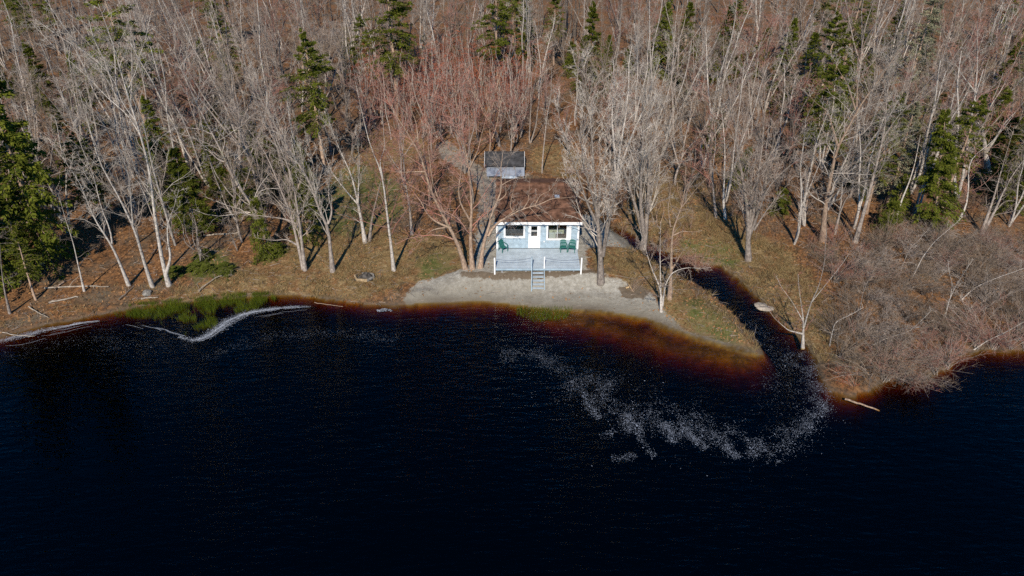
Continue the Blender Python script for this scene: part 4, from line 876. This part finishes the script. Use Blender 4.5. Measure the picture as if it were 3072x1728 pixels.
# ------------------------------------------------------------------ forest fill
CLEAR = [poly_w('W', q) for q in ([(780, 640), (790, 560), (840, 430), (930, 410), (1060, 350), (1330, 350), (1480, 380), (1500, 470), (1640, 450), (1760, 560), (1980, 620), (2060, 640), (2700, 560), (2700, 1100), (1400, 1000), (1000, 800), (700, 760)],
      [(-100, 900), (-100, 790), (300, 745), (480, 690), (560, 640), (720, 630), (800, 700), (800, 800)])]
def ok_forest(x, y):
    a = np.array([x]); b = np.array([y])
    if sdist(a, b)[0] < 2.5: return False
    return not any(inpoly(a, b, q)[0] for q in CLEAR)
pts = []; HP = np.array(HEROES + [tuple(q) for q in CONP])
rr_ = np.random.default_rng(21)
cand_y = 50 + 66 * rr_.random(9000); cand_x = (rr_.random(9000) * 2 - 1) * (cand_y * .80 + 8)
sd = sdist(cand_x, cand_y); okm = sd > 2.5
for q in CLEAR: okm &= ~inpoly(cand_x, cand_y, q)
okm &= ~inpoly(cand_x, cand_y, np.array([[wl - 2, 48], [wr + 2, 48], [wr + 2, 68], [sxl - 2, 68]]))
KEEP = []
for x, y in zip(cand_x[okm], cand_y[okm]):
    sp = 3.05 + .012 * (y - 50)
    if KEEP and np.min((np.array(KEEP)[:, 0] - x) ** 2 + (np.array(KEEP)[:, 1] - y) ** 2) < sp ** 2: continue
    if np.min((HP[:, 0] - x) ** 2 + (HP[:, 1] - y) ** 2) < 2.2 ** 2: continue
    KEEP.append((x, y))
KA = np.array(KEEP); KZ = height(KA[:, 0], KA[:, 1])
redc = g0(1400, 330, 3)[:2]
cnt = dict()
LAB = dict(pole=('pole_birch', 'tall slender bare pole tree', 'slender pole trees in the wood'),
           birch=('birch_tree', 'bare clump-stemmed birch', 'clump birches in the wood'),
           maple=('maple_tree', 'bare round-crowned grey maple', 'grey maples in the wood'),
           red=('red_maple', 'bare reddish-twigged maple', 'red-twigged maples in the wood'),
           spruce=('spruce_tree', 'dark green spruce among bare trees', 'spruces scattered in the wood'),
           lichen=('lichen_spruce', 'grey lichen-draped spruce', 'lichen spruces in the wood'))
def where(x, y):
    k = x / (y * .75)
    w_ = ('the shoreline birches', 'the green lawn', 'the grey shed', 'the upper stream', 'the alder thicket')[int(np.digitize(k, [-.45, -.16, .12, .42]))]
    return ('in the first rows behind ' if y < 72 else 'in the wood behind ' if y < 92 else 'deep in the wood behind ') + w_
for (x, y), z in zip(KEEP, KZ):
    u = rr_.random(); g2 = vnoise(x, y, 18, 4); dred = math.hypot((x - redc[0]) / 14, (y - redc[1]) / 12)
    rzv = rr_.uniform(0, 6.28); sc = rr_.uniform(.62, 1.1); loc = (x, y, z - .1)
    if dred < 1: sc *= .55
    con = .10 + .30 * max(0, g2 - .5) * 2
    if u < con and dred > 1:
        lk = rr_.random() < .3 and x > 20
        kd = 'lichen' if lk else ('dense' if rr_.random() < .6 else 'sparse'); me = CON[kd][rr_.integers(0, 2)]; L = LAB['lichen' if lk else 'spruce']; s = rr_.uniform(.6, 1.0)
        place(L[0], me, ('tan', 'lichen' if lk else 'needle'), loc, rzv, s, L[1] + ' ' + where(x, y), 'tree', L[2] + ', ' + where(x, y)); continue
    tl = (rr_.normal() * .05, rr_.normal() * .05)
    if u < .42: L = LAB['pole']; me = PRO['pole'][rr_.integers(0, 4)]; mt = (('birch', 'grey', 'dim')[int(rr_.choice(3, p=[.3, .35, .35]))], 'twig_pale' if rr_.random() < .25 else 'twig')
    elif u < .58: L = LAB['birch']; me = PRO['birch'][rr_.integers(0, 4)]; mt = ('birch', 'twig_pale' if rr_.random() < .4 else 'twig')
    elif u < .84 and dred > 1: L = LAB['maple']; me = PRO['maple'][rr_.integers(0, 4)]; mt = ('grey' if rr_.random() < .5 else 'dim', 'twig' if rr_.random() < .6 else 'twig_tan')
    else: L = LAB['red']; me = PRO['maple'][rr_.integers(0, 4)]; mt = ('grey' if rr_.random() < .5 else 'dim', 'twig_red')
    if dred < 1 and mt[1] in ('twig', 'twig_pale'): mt = (mt[0], 'twig_red')
    cnt[L[0]] = cnt.get(L[0], 0) + 1
    lb = L[1]
    if L[0] == 'pole_birch': lb = ('tall slender white-barked pole tree' if mt[0] == 'birch' else 'tall slender grey-barked pole tree' if mt[0] == 'grey' else 'tall slender dark-barked pole tree')
    place(L[0], me, mt, loc, rzv, sc, lb + ' ' + where(x, y), 'tree', L[2] + ', ' + where(x, y), tl)
for k, (px_, py_, kd, mi, mt, sc, lb) in enumerate((
        (1626, 520, 'pole', 0, ('grey', 'twig'), .72, 'straight grey tree beside the shed\'s far corner'), (1530, 462, 'maple', 1, ('grey', 'twig_red'), .7, 'reddish maple rising just behind the shed roof'),
        (1470, 470, 'maple', 2, ('tan', 'twig_red'), .72, 'reddish maple at the shed\'s path-side corner'), (1395, 520, 'birch', 1, ('grey', 'twig_red'), .75, 'forked reddish tree beside the gravel path bend'),
        (1300, 470, 'maple', 3, ('grey', 'twig_red'), .7, 'bushy reddish maple at the far end of the gravel path'), (1290, 600, 'birch', 2, ('tan', 'twig_red'), .7, 'leaning reddish clump tree between lawn and path'),
        (1420, 610, 'pole', 2, ('grey', 'twig'), .62, 'thin grey tree on the path beside the cabin wall'), (1590, 430, 'birch', 3, ('grey', 'twig'), .72, 'clump birch in the tan clearing behind the shed'),
        (1700, 470, 'maple', 0, ('dim', 'twig_red'), .62, 'dark maple behind the cabin\'s far corner'), (1215, 560, 'maple', 1, ('grey', 'twig_red'), .62, 'small reddish maple at the back edge of the lawn'))):
    b = gz(px_, py_); place('yard_tree', PRO[kd][mi], mt, (b[0], b[1], b[2] - .1), k * 1.1, sc, lb, 'tree', None)
YF = 0; ry = np.random.default_rng(404)
while YF < 90:
    yq = 56 + 52 * ry.random(); xq = (ry.random() * 2 - 1) * (yq * .78 + 4)
    if vnoise(xq, yq, 14, 44) < .5 or not ok_forest(xq, yq) or (-8 < xq < 9 and yq < 80): continue
    YF += 1; place('young_fir', CON['young'][ry.integers(0, 2)], ('tan', 'needle'), (xq, yq, H1(xq, yq) - .1), ry.uniform(0, 6.28), ry.uniform(.5, 1.15) * np.array([1.25, 1.25, 1.]), 'dark young understory fir ' + where(xq, yq), 'tree', 'understory firs ' + where(xq, yq))
# rust-red saplings behind the yard
def scatter(poly, n, mind, seed, z=1.):
    r = np.random.default_rng(seed); lo = poly.min(0); hi = poly.max(0); out = []
    for _ in range(n * 60):
        p = lo + (hi - lo) * r.random(2)
        if inpoly(p[:1], p[1:], poly)[0] and all((p[0] - a) ** 2 + (p[1] - b) ** 2 > mind ** 2 for a, b in out): out.append(tuple(p))
        if len(out) >= n: break
    return out
r5 = np.random.default_rng(77)
for x, y in scatter(poly_w('W', [(900, 330), (960, 230), (1100, 190), (1260, 190), (1340, 250), (1330, 350), (1150, 355), (1000, 340)], 2), 110, 1.3, 5):
    place('red_sapling', PRO['sapling'][r5.integers(0, 3)], ('grey', 'twig_rust' if r5.random() < .65 else 'twig_red'), (x, y, H1(x, y) - .08), r5.uniform(0, 6.28), r5.uniform(.95, 1.65), 'rust-red twiggy sapling in the red brush behind the shed', 'sapling', 'rust-red saplings behind the shed', (r5.normal() * .06, r5.normal() * .06))
for x, y in scatter(poly_w('W', [(380, 640), (420, 480), (560, 420), (760, 440), (780, 560), (640, 640), (500, 660)], 1), 26, 2.3, 6):
    place('sapling', PRO['sapling'][r5.integers(0, 3)], ('grey', 'twig'), (x, y, H1(x, y) - .08), r5.uniform(0, 6.28), r5.uniform(.5, .95), 'thin grey sapling in the brush around the leaning tree', 'sapling', 'grey saplings around the leaning tree', (r5.normal() * .1, r5.normal() * .1))
for x, y in scatter(poly_w('W', [(1480, 560), (1560, 470), (1760, 480), (1900, 560), (1860, 600), (1700, 560), (1620, 570)], 1), 14, 2.6, 8):
    place('sapling', PRO['sapling'][r5.integers(0, 3)], ('tan', 'twig_red'), (x, y, H1(x, y) - .08), r5.uniform(0, 6.28), r5.uniform(.35, .7), 'reddish sapling on the tan bank along the upper stream', 'sapling', 'reddish saplings along the upper stream', (r5.normal() * .1, r5.normal() * .1))

# ------------------------------------------------------------------ alder thicket and shore bushes
def shrub(seed, n=26, h=2.6, lean=.9):
    r = np.random.default_rng(seed); m = 7; s = np.linspace(0, 1, m); az = r.uniform(0, 6.28, n); L = h * r.uniform(.6, 1.15, n); ln = lean * r.uniform(.3, 1.1, n)
    P = np.stack([np.cos(az)[:, None] * (ln * L)[:, None] * s ** 1.3, np.sin(az)[:, None] * (ln * L)[:, None] * s ** 1.3, L[:, None] * (s - .28 * ln[:, None] * s ** 2)], -1) + np.cumsum(r.normal(size=(n, m, 3)), 1) * .035 * s[None, :, None]
    P[..., :2] += r.normal(size=(n, 1, 2)) * .12; P[..., 2] -= .08
    Rr = np.linspace(.026, .008, m)[None] * r.uniform(.7, 1.2, (n, 1))
    P = P + np.cumsum(r.normal(size=P.shape) * .06, 1) * s[None, :, None]; P[..., 0] += (L[:, None] * r.uniform(-.2, .9) * s ** 1.6); C, q = spawn(r, P, Rr, 9, .2, .2, .5, 46, .05, 5, .6, .009); D, q2 = spawn(r, C, q, 4, .15, .3, .65, 40, .05, 3, .7, .007)
    return mesh_np('stems', *tubes(P, Rr, 4), True), mesh_np('twigs', *join([tubes(C, q, 3), tubes(D, q2, 3)]), True)
SHR = [shrub(900 + i, 12 + 3 * i, 2.0 + .3 * i, 1.0) for i in range(5)]
def bush(name, x, y, i, sc, mats, label, group, tilt=(0, 0)):
    t = props(empty(name, (x, y, max(H1(x, y), -.05) - .03), r5.uniform(0, 6.28)), label, 'bush', group); t.scale = (sc, sc, sc * r5.uniform(.75, 1.05)); t.rotation_euler = (tilt[0], tilt[1], t.rotation_euler[2])
    link('stems', SHR[i][0], M[mats[0]], t)['kind'] = 'stuff'; link('twigs', SHR[i][1], M[mats[1]], t)['kind'] = 'stuff'
TH = poly_w('J', [(370, 480), (560, 450), (800, 440), (1000, 400), (1250, 420), (1546, 470), (1650, 600), (1650, 1040), (1400, 1060), (1220, 1030), (1060, 1130), (860, 1190), (640, 1190), (480, 1120), (420, 1000), (520, 870), (440, 700)])
for x, y in scatter(TH, 118, 1.25, 11):
    if sdist(np.array([x]), np.array([y]))[0] < .2: continue
    tn = ('twig', 'twig_tan', 'twig_red')[int(r5.choice(3, p=[.35, .45, .2]))]
    bush('alder_bush', x, y, r5.integers(0, 5), r5.uniform(.45, 1.0), ('dim', tn), {'twig': 'leafless grey alder bush', 'twig_tan': 'leafless tan-brown alder bush', 'twig_red': 'leafless reddish alder bush'}[tn] + ' in the dense thicket past the stream mouth', 'alder bushes in the thicket, ' + tn.replace('twig', 'grey').replace('grey_', ''), (r5.normal() * .12, r5.normal() * .12 + .1))
for k, (a, b) in enumerate([(640, 1240), (740, 1255), (840, 1262), (930, 1245), (1030, 1215), (1100, 1180), (1180, 1110), (1270, 1070), (1370, 1070), (1470, 1075), (1560, 1075)]):
    p = g0(*c('J', a, b - 30), .2)
    bush('waterside_bush', p[0], p[1], 1 + k % 3, r5.uniform(.85, 1.1), ('grey', 'twig_red' if k % 3 else 'twig_tan'), 'low reddish bush overhanging the lake along the thicket edge', 'reddish waterside bushes', (.18, r5.normal() * .1))
p = gz(*c('J', 560, 1270)); bush('russet_bush', p[0], p[1], 1, .55, ('tan', 'twig_rust'), 'small russet bush on the point where the stream meets the lake', None)
for k, (kk, a, b) in enumerate([('B', 560, 1080), ('B', 640, 1090), ('B', 720, 1150), ('B', 800, 1190)]):
    p = gz(*c(kk, a, b)); bush('streamside_bush', p[0], p[1], k % 4, .62, ('tan', 'twig_red'), 'dark red twiggy bush at the head of the open stream', 'red bushes at the stream head')
p = gz(*c('B', 445, 1310)); bush('brush_heap', p[0], p[1], 2, .4, ('tan', 'twig_tan'), 'low heap of cut brush at the edge of the sand', None)
for k, (kk, a, b) in enumerate([('K', 1960, 260), ('K', 2060, 330), ('A', 520, 570)]):
    p = gz(*c(kk, a, b)); bush('dark_bush', p[0], p[1], k, .6, ('tan', 'twig_red'), ['dark maroon bush behind the cabin\'s far corner', 'second maroon bush behind the cabin, closer to the maple', 'maroon bush at the edge of the gravel path'][k], None)
MS = [shrub(950 + i, 40, 1.0, 1.0) for i in range(1)]
# mossy low green shrubs on the slope
for k, (kk, a, b) in enumerate([('E', 230, 1350), ('E', 330, 1360), ('E', 420, 1370), ('E', 250, 1270), ('E', 60, 1390), ('E', 740, 1270), ('E', 800, 1220)]):
    p = gz(*c(kk, a, b)); me = CON['young'][k % 2]
    place('juniper_bush', me, ('tan', 'moss'), (p[0], p[1], p[2] - .1), k * 1.3, (.95, .95, .2), 'low spreading mossy-green juniper on the slope above the shore', 'bush', 'low junipers on the slope')

# ------------------------------------------------------------------ uncountable growth
def stuff(name, V, Fq, mat, label, cat, smooth=False):
    return props(link(name, mesh_np(name, V, Fq, smooth), M[mat]), label, cat, None, 'stuff')
def blades(r, x, y, z, h, w, lean):
    n = len(x); az = r.uniform(0, 6.28, n); a2 = r.uniform(0, 6.28, n); b = np.stack([x, y, z], 1); s = np.stack([np.cos(az), np.sin(az), 0 * az], 1) * (w / 2)[:, None]
    tip = b + np.stack([np.cos(a2) * lean * h, np.sin(a2) * lean * h, h], 1)
    return np.stack([b - s, b + s, tip], 1).reshape(-1, 3), np.arange(n * 3).reshape(-1, 3)
def inside(poly, n, r):
    lo = poly.min(0); hi = poly.max(0); x = lo[0] + (hi[0] - lo[0]) * r.random(n * 4); y = lo[1] + (hi[1] - lo[1]) * r.random(n * 4); k = inpoly(x, y, poly); return x[k][:n], y[k][:n]
r6 = np.random.default_rng(66)
RP = poly_w('F', [(720, 1105), (900, 1035), (1300, 1000), (1500, 975), (1783, 960), (1850, 985), (1790, 1050), (1600, 1085), (1500, 1135), (1400, 1205), (1340, 1245), (1250, 1235), (1150, 1190), (1000, 1125), (850, 1110)], 0)
x, y = inside(RP, 15000, r6); kk = vnoise(x, y, .8, 8) + .5 * vnoise(x, y, .25, 9) > .50 + .5 * np.clip((-sdist(x, y) - .8) / 2.2, 0, 1); x, y = x[kk], y[kk]
z = np.maximum(height(x, y), -.25); h = r6.uniform(.15, .55, len(x)) + np.maximum(-z, 0); V1 = blades(r6, x, y, z, h, r6.uniform(.012, .03, len(x)), .35)
RP2 = poly_w('W', [(1300, 772), (1440, 776), (1425, 800), (1350, 808), (1300, 790)], 0); x, y = inside(RP2, 1100, r6); z = np.maximum(height(x, y), -.2); V2 = blades(r6, x, y, z, r6.uniform(.15, .4, len(x)) - np.minimum(z, 0), r6.uniform(.015, .03, len(x)), .3)
stuff('reeds', *join([V1, V2]), 'reed', 'bright green reeds standing in the shallows along the shore', 'reeds')
# dry grass along banks, spit and clearing
N = 420000; x = r6.uniform(-42, 45, N); y = r6.uniform(36, 66, N); s_ = sdist(x, y); dm = zmask('dry', x, y, 1.2); sm = zmask('sand', x, y, .5); gmk = zmask('green', x, y, .8)
pr = np.clip(dm + .55 * np.exp(-((s_ - 1.3) / 1.2) ** 2), 0, 1) * (1 - sm) * (s_ > .05) * np.clip(vnoise(x, y, 1.1, 12) * 2.2 - .55, 0, 1) * (1 - .6 * gmk)
inh = (x > wl - .3) & (x < wr + .3) & (y > FY - .2) & (y < BACK); k = (r6.random(N) < pr) & ~inh; x, y, s_ = x[k], y[k], s_[k]
z = height(x, y) - .02; hh = r6.uniform(.08, .34, len(x)) * (.5 + 1.1 * vnoise(x, y, .7, 41)) * np.where(x > 15, 1.4, 1); stuff('dry_grass', *blades(r6, x, y, z, hh, r6.uniform(.02, .045, len(x)), .9), 'dry', 'tan dry grass covering the banks, spit and clearing', 'grass')
# leaves
N = 120000; x = r6.uniform(-50, 50, N); y = r6.uniform(38, 80, N); s_ = sdist(x, y); sm = zmask('sand', x, y, .4)
k = (s_ > .3) & (r6.random(N) < (1 - .85 * sm) * np.clip(vnoise(x, y, 2.3, 14) * 1.6 - .1, .1, 1) * .62); k &= ~((x > wl - .2) & (x < wr + .2) & (y > FY - .2) & (y < BACK)); x, y = x[k], y[k]; n = len(x)
b = np.stack([x, y, height(x, y) + .02], 1); az = r6.uniform(0, 6.28, n); sz = r6.uniform(.045, .115, n)[:, None]; u1 = np.stack([np.cos(az), np.sin(az), r6.normal(size=n) * .5], 1) * sz; u2 = np.stack([-np.sin(az), np.cos(az), r6.normal(size=n) * .5], 1) * sz * .7
stuff('leaf_litter', np.stack([b - u1, b + u2, b + u1, b - u2], 1).reshape(-1, 3), np.arange(n * 4).reshape(-1, 4), 'litter', 'fallen brown leaves strewn over the forest floor and banks', 'leaves')
N = 26000; x = r6.uniform(-50, 50, N); y = r6.uniform(38, 82, N); s_ = sdist(x, y); sm = zmask('sand', x, y, .4)
k = (s_ > .1) & (r6.random(N) < (1 - .72 * sm) * np.clip(.25 + .5 * np.exp(-((s_ - .8) / .9) ** 2) + .5 * (vnoise(x, y, 3, 15) - .4), .05, 1)); k &= ~((x > wl - .2) & (x < wr + .2) & (y > FY - .2) & (y < BACK)); x, y = x[k], y[k]; n = len(x)
b = np.stack([x, y, height(x, y) + .03], 1); az = r6.uniform(0, 6.28, n); L = r6.lognormal(-.9, .5, n); e = b + np.stack([np.cos(az) * L, np.sin(az) * L, r6.uniform(-.03, .22, n) * L], 1)
stuff('fallen_twigs', *tubes(np.stack([b, (b + e) / 2 + r6.normal(size=(n, 3)) * .03, e], 1), np.array([[.016, .012, .006]]) * r6.uniform(.6, 1.5, (n, 1)), 3), 'twig', 'grey sticks and twigs strewn over the banks and forest floor', 'twigs')
# undergrowth twigs across the wood
N = 3800; y = 50 + 75 * r6.random(N); x = (r6.random(N) * 2 - 1) * (y * .8 + 6); k = sdist(x, y) > 1.5
for q in CLEAR: k &= ~(inpoly(x, y, q) & (r6.random(N) < .93))
k &= ~inpoly(x, y, np.array([[wl - 1, 45], [wr + 1, 45], [wr + 1, 68], [sxl - 1, 68]])); x, y = x[k], y[k]; n = len(x); zz = height(x, y)
per = 10; az = r6.uniform(0, 6.28, (n, per)); L = r6.uniform(.5, 2.2, (n, 1)) * r6.uniform(.5, 1, (n, per)); ln = r6.uniform(.1, .9, (n, per))
b = np.stack([x[:, None] + r6.normal(size=(n, per)) * .35, y[:, None] + r6.normal(size=(n, per)) * .35, np.broadcast_to(zz[:, None] - .05, (n, per))], -1)
P = np.stack([b, b + np.stack([np.cos(az) * ln * L * .4, np.sin(az) * ln * L * .4, L * .6], -1), b + np.stack([np.cos(az) * ln * L, np.sin(az) * ln * L, L * (1 - .15 * ln)], -1)], 2).reshape(-1, 3, 3)
rad = np.array([[.013, .009, .005]]) * r6.uniform(.7, 1.3, (len(P), 1)); half = r6.random(n) < .75; hm = np.repeat(half, per)
stuff('undergrowth', *tubes(P[hm], rad[hm], 3), 'brush', 'tangled brown brushwood covering the floor of the wood', 'undergrowth')
stuff('undergrowth', *tubes(P[~hm], rad[~hm], 3), 'brush_red', 'tangled reddish brushwood covering the floor of the wood', 'undergrowth')
# far wood
N = 700; y = 116 + 110 * r6.random(N) ** 1.1; x = (r6.random(N) * 2 - 1) * (y * .8 + 6); zz = height(x, y); hgt = r6.uniform(11, 16, N); q = np.linspace(0, 1, 6)
off = np.cumsum(r6.normal(size=(N, 6, 2)) * .16, 1); P = np.stack([x[:, None] + off[..., 0], y[:, None] + off[..., 1], zz[:, None] + hgt[:, None] * q], -1); Rr = .14 * (1 - .85 * q)[None] * r6.uniform(.7, 1.2, (N, 1))
C, rq = spawn(r6, P, Rr, 13, .3, .12, .28, 44, .25, 3, .45, .025); D, rq2 = spawn(r6, C, rq, 4, .15, .3, .6, 44, .1, 2, .6, .015)
stuff('far_wood', *tubes(P, Rr, 4), 'dim', 'far bare tree trunks merging into one wood at the top', 'wood')
stuff('far_wood', *join([tubes(C, rq, 3), tubes(D, rq2, 3)]), 'brush', 'far bare tree crowns merging into one wood at the top', 'wood')

# ------------------------------------------------------------------ foam on the water
r7 = np.random.default_rng(70)
def flecks(path, widths, n, size, along=1.0, jit=.5):
    P = np.array([g0(*p)[:2] for p in path]); d = np.r_[0, np.cumsum(np.linalg.norm(np.diff(P, axis=0), axis=1))]; t = r7.random(n) * d[-1]
    cx = np.interp(t, d, P[:, 0]); cy = np.interp(t, d, P[:, 1]); w = np.interp(t, d, widths); dirx = np.interp(t + .2, d, P[:, 0]) - cx; diry = np.interp(t + .2, d, P[:, 1]) - cy; an = np.arctan2(diry, dirx)
    o = r7.normal(size=n) * w * .5; x = cx - np.sin(an) * o; y = cy + np.cos(an) * o
    cl_ = vnoise(x, y, .9, 31) * .6 + vnoise(x, y, .35, 32) * .4; keep = (r7.random(n) < np.clip((cl_ - .22) * 2, .03, 1)) & inpoly(x, y, WPOLY); x, y, an = x[keep], y[keep], an[keep]; n = len(x)
    a = an * along + r7.normal(size=n) * jit; s1 = size * r7.lognormal(0, .45, n); s2 = s1 * r7.uniform(.25, .6, n); V = []
    for k in range(5):
        th = k * 2 * np.pi / 5 + r7.uniform(-.3, .3, n); q = r7.uniform(.7, 1.2, n); u = np.cos(th) * s1 * q; v = np.sin(th) * s2 * q
        V.append(np.stack([x + u * np.cos(a) - v * np.sin(a), y + u * np.sin(a) + v * np.cos(a), np.full(n, .006)], 1))
    return np.stack(V, 1).reshape(-1, 3), np.arange(n * 5).reshape(-1, 5)
def ribbons(path, n, off0, off1, w0, w1):
    P = np.array([g0(*p)[:2] for p in path]); d = np.r_[0, np.cumsum(np.linalg.norm(np.diff(P, axis=0), axis=1))]; out = []
    for i in range(n):
        a = r7.uniform(0, .7); b = min(1, a + r7.uniform(.15, .5)); m = int(10 + 40 * (b - a)); t = np.linspace(a, b, m) * d[-1]; x = np.interp(t, d, P[:, 0]); y = np.interp(t, d, P[:, 1])
        x = np.convolve(np.pad(x, 2, 'edge'), np.ones(5) / 5, 'valid'); y = np.convolve(np.pad(y, 2, 'edge'), np.ones(5) / 5, 'valid'); an = np.arctan2(np.gradient(y), np.gradient(x)); tp = np.sin(np.linspace(0, np.pi, m)) ** .6
        o = off0 + (off1 - off0) * r7.random() ** 1.6 + .10 * (vnoise(t, t * 0 + i, .6, 33) - .5) * 2; o = o * (.35 + .65 * np.sin(np.pi * t / d[-1]) ** .5)
        w = (w0 + (w1 - w0) * r7.random() ** 2) * tp * (.4 + vnoise(t, t * 0 + i * 3.1, .25, 34)) + .004
        L_ = np.stack([x + np.sin(an) * (o - w), y - np.cos(an) * (o - w), np.full(m, .008 + .0002 * i)], 1); R_ = np.stack([x + np.sin(an) * (o + w), y - np.cos(an) * (o + w), np.full(m, .008 + .0002 * i)], 1)
        V = np.stack([L_, R_], 1).reshape(-1, 3); k = np.arange(m - 1)[:, None] * 2; out.append((V, k + np.array([[0, 1, 3, 2]])))
    return join(out)
FB = cl('S', [(1150, 345), (1250, 368), (1320, 350), (1380, 310), (1450, 255), (1500, 225), (1600, 190), (1700, 175), (1800, 160), (1900, 152), (2000, 150)])
FA = cl('S', [(0, 372), (80, 352), (180, 330), (260, 308), (340, 290), (430, 272), (500, 258), (560, 250), (640, 242)])
FC = cl('S', [(640, 238), (760, 245), (880, 262), (1000, 290), (1120, 325), (1200, 345)])
pf = [ribbons(FB, 14, -.05, .4, .003, .011), ribbons(FA, 10, -.1, .3, .003, .012), flecks(FB, [.1, .25, .4, .5, .6, .55, .4, .3, .22, .14, .06], 15000, .015, jit=.3), flecks(FA, [.3, .35, .35, .3, .25, .22, .18, .1, .05], 8000, .015, jit=.3), ribbons(FC, 5, -.1, .5, .003, .007), ribbons(FA, 5, .5, 1.5, .002, .006), ribbons(FB, 3, .5, 1.0, .002, .005)]
stuff('foam_streak', *join(pf), 'foam', 'white foam lines curving along the reeds and the near shore', 'foam')
MAIN = cl('Q', [(0, 400), (200, 410), (350, 440), (500, 500), (600, 570), (700, 680), (900, 800), (1100, 880), (1350, 900), (1600, 980), (1800, 1050), (1950, 1090), (2100, 1040), (2230, 960), (2330, 850), (2370, 730), (2340, 600), (2280, 480), (2200, 380)])
WID = [1.0, 1.0, .9, 1.2, 1.8, 2.2, 1.8, 1.8, 1.6, 1.2, 1.2, 1.2, 1.0, .9, .8, .8, .9, 1.2, 1.3]
fl = [flecks(MAIN[:6], [1.0, 1.0, .9, 1.2, 1.6, 2.0], 3600, .011), flecks(MAIN[4:], WID[4:], 18000, .0135), flecks(MAIN, [w * 2 for w in WID], 3000, .012)]
for a, n in (([(1000, 900), (1030, 1000), (1060, 1080), (1150, 1150)], 420), ([(820, 1162), (920, 1165), (1000, 1135)], 160), ([(1200, 900), (1250, 960), (1270, 1050)], 300), ([(1350, 940), (1430, 1030), (1520, 1100)], 360), ([(1660, 1060), (1700, 1110), (1760, 1165)], 300), ([(1800, 1080), (1880, 1150), (1950, 1215)], 300),
             ([(850, 830), (850, 900), (820, 980), (730, 990)], 330), ([(620, 700), (650, 790), (740, 870)], 260), ([(950, 840), (930, 900), (960, 980)], 260), ([(1950, 1100), (2000, 1160), (2060, 1200)], 200)):
    fl.append(flecks(cl('Q', a), [.35] * len(a), int(n * 2.2), .015))
fl.append(flecks(cl('S', [(1300, 470), (1420, 440), (1500, 400), (1650, 375), (1800, 340), (2000, 325), (2200, 320), (2400, 340), (2560, 360)]), [.8, .9, 1.3, 1.1, .9, .7, .7, .8, .8], 3400, .010))
fl.append(flecks(cl('S', [(0, 450), (200, 410), (400, 370), (700, 380), (1000, 380), (1250, 400)]), [1.6] * 6, 2600, .009))
fl.append(flecks(cl('Q', [(1700, 100), (1900, 250), (2100, 400), (2200, 520), (2300, 620)]), [1.2] * 5, 1500, .013)); fl.append(flecks(cl('Q', [(1900, 560), (2100, 640), (2250, 700)]), [3., 3., 3.], 1000, .012))
stuff('foam_flecks', *join(fl), 'fleck', 'white foam flecks swirling on the dark lake off the stream mouth', 'foam')
p = g0(*c('S', 2480, 175)); fv = flecks(cl('S', [(2430, 178), (2480, 170), (2525, 175)]), [.16] * 3, 420, .05, jit=1.5); stuff('foam_patch', *fv, 'foam', 'small bright clot of foam floating off the dry bank', 'foam')
print('HEROES', len(HEROES), 'FOREST', len(KEEP), cnt, 'TRIS', sum(sum(len(p.vertices) - 2 for p in me.polygons) if len(me.polygons) < 2000 else len(me.polygons) * 2 for me in bpy.data.meshes))
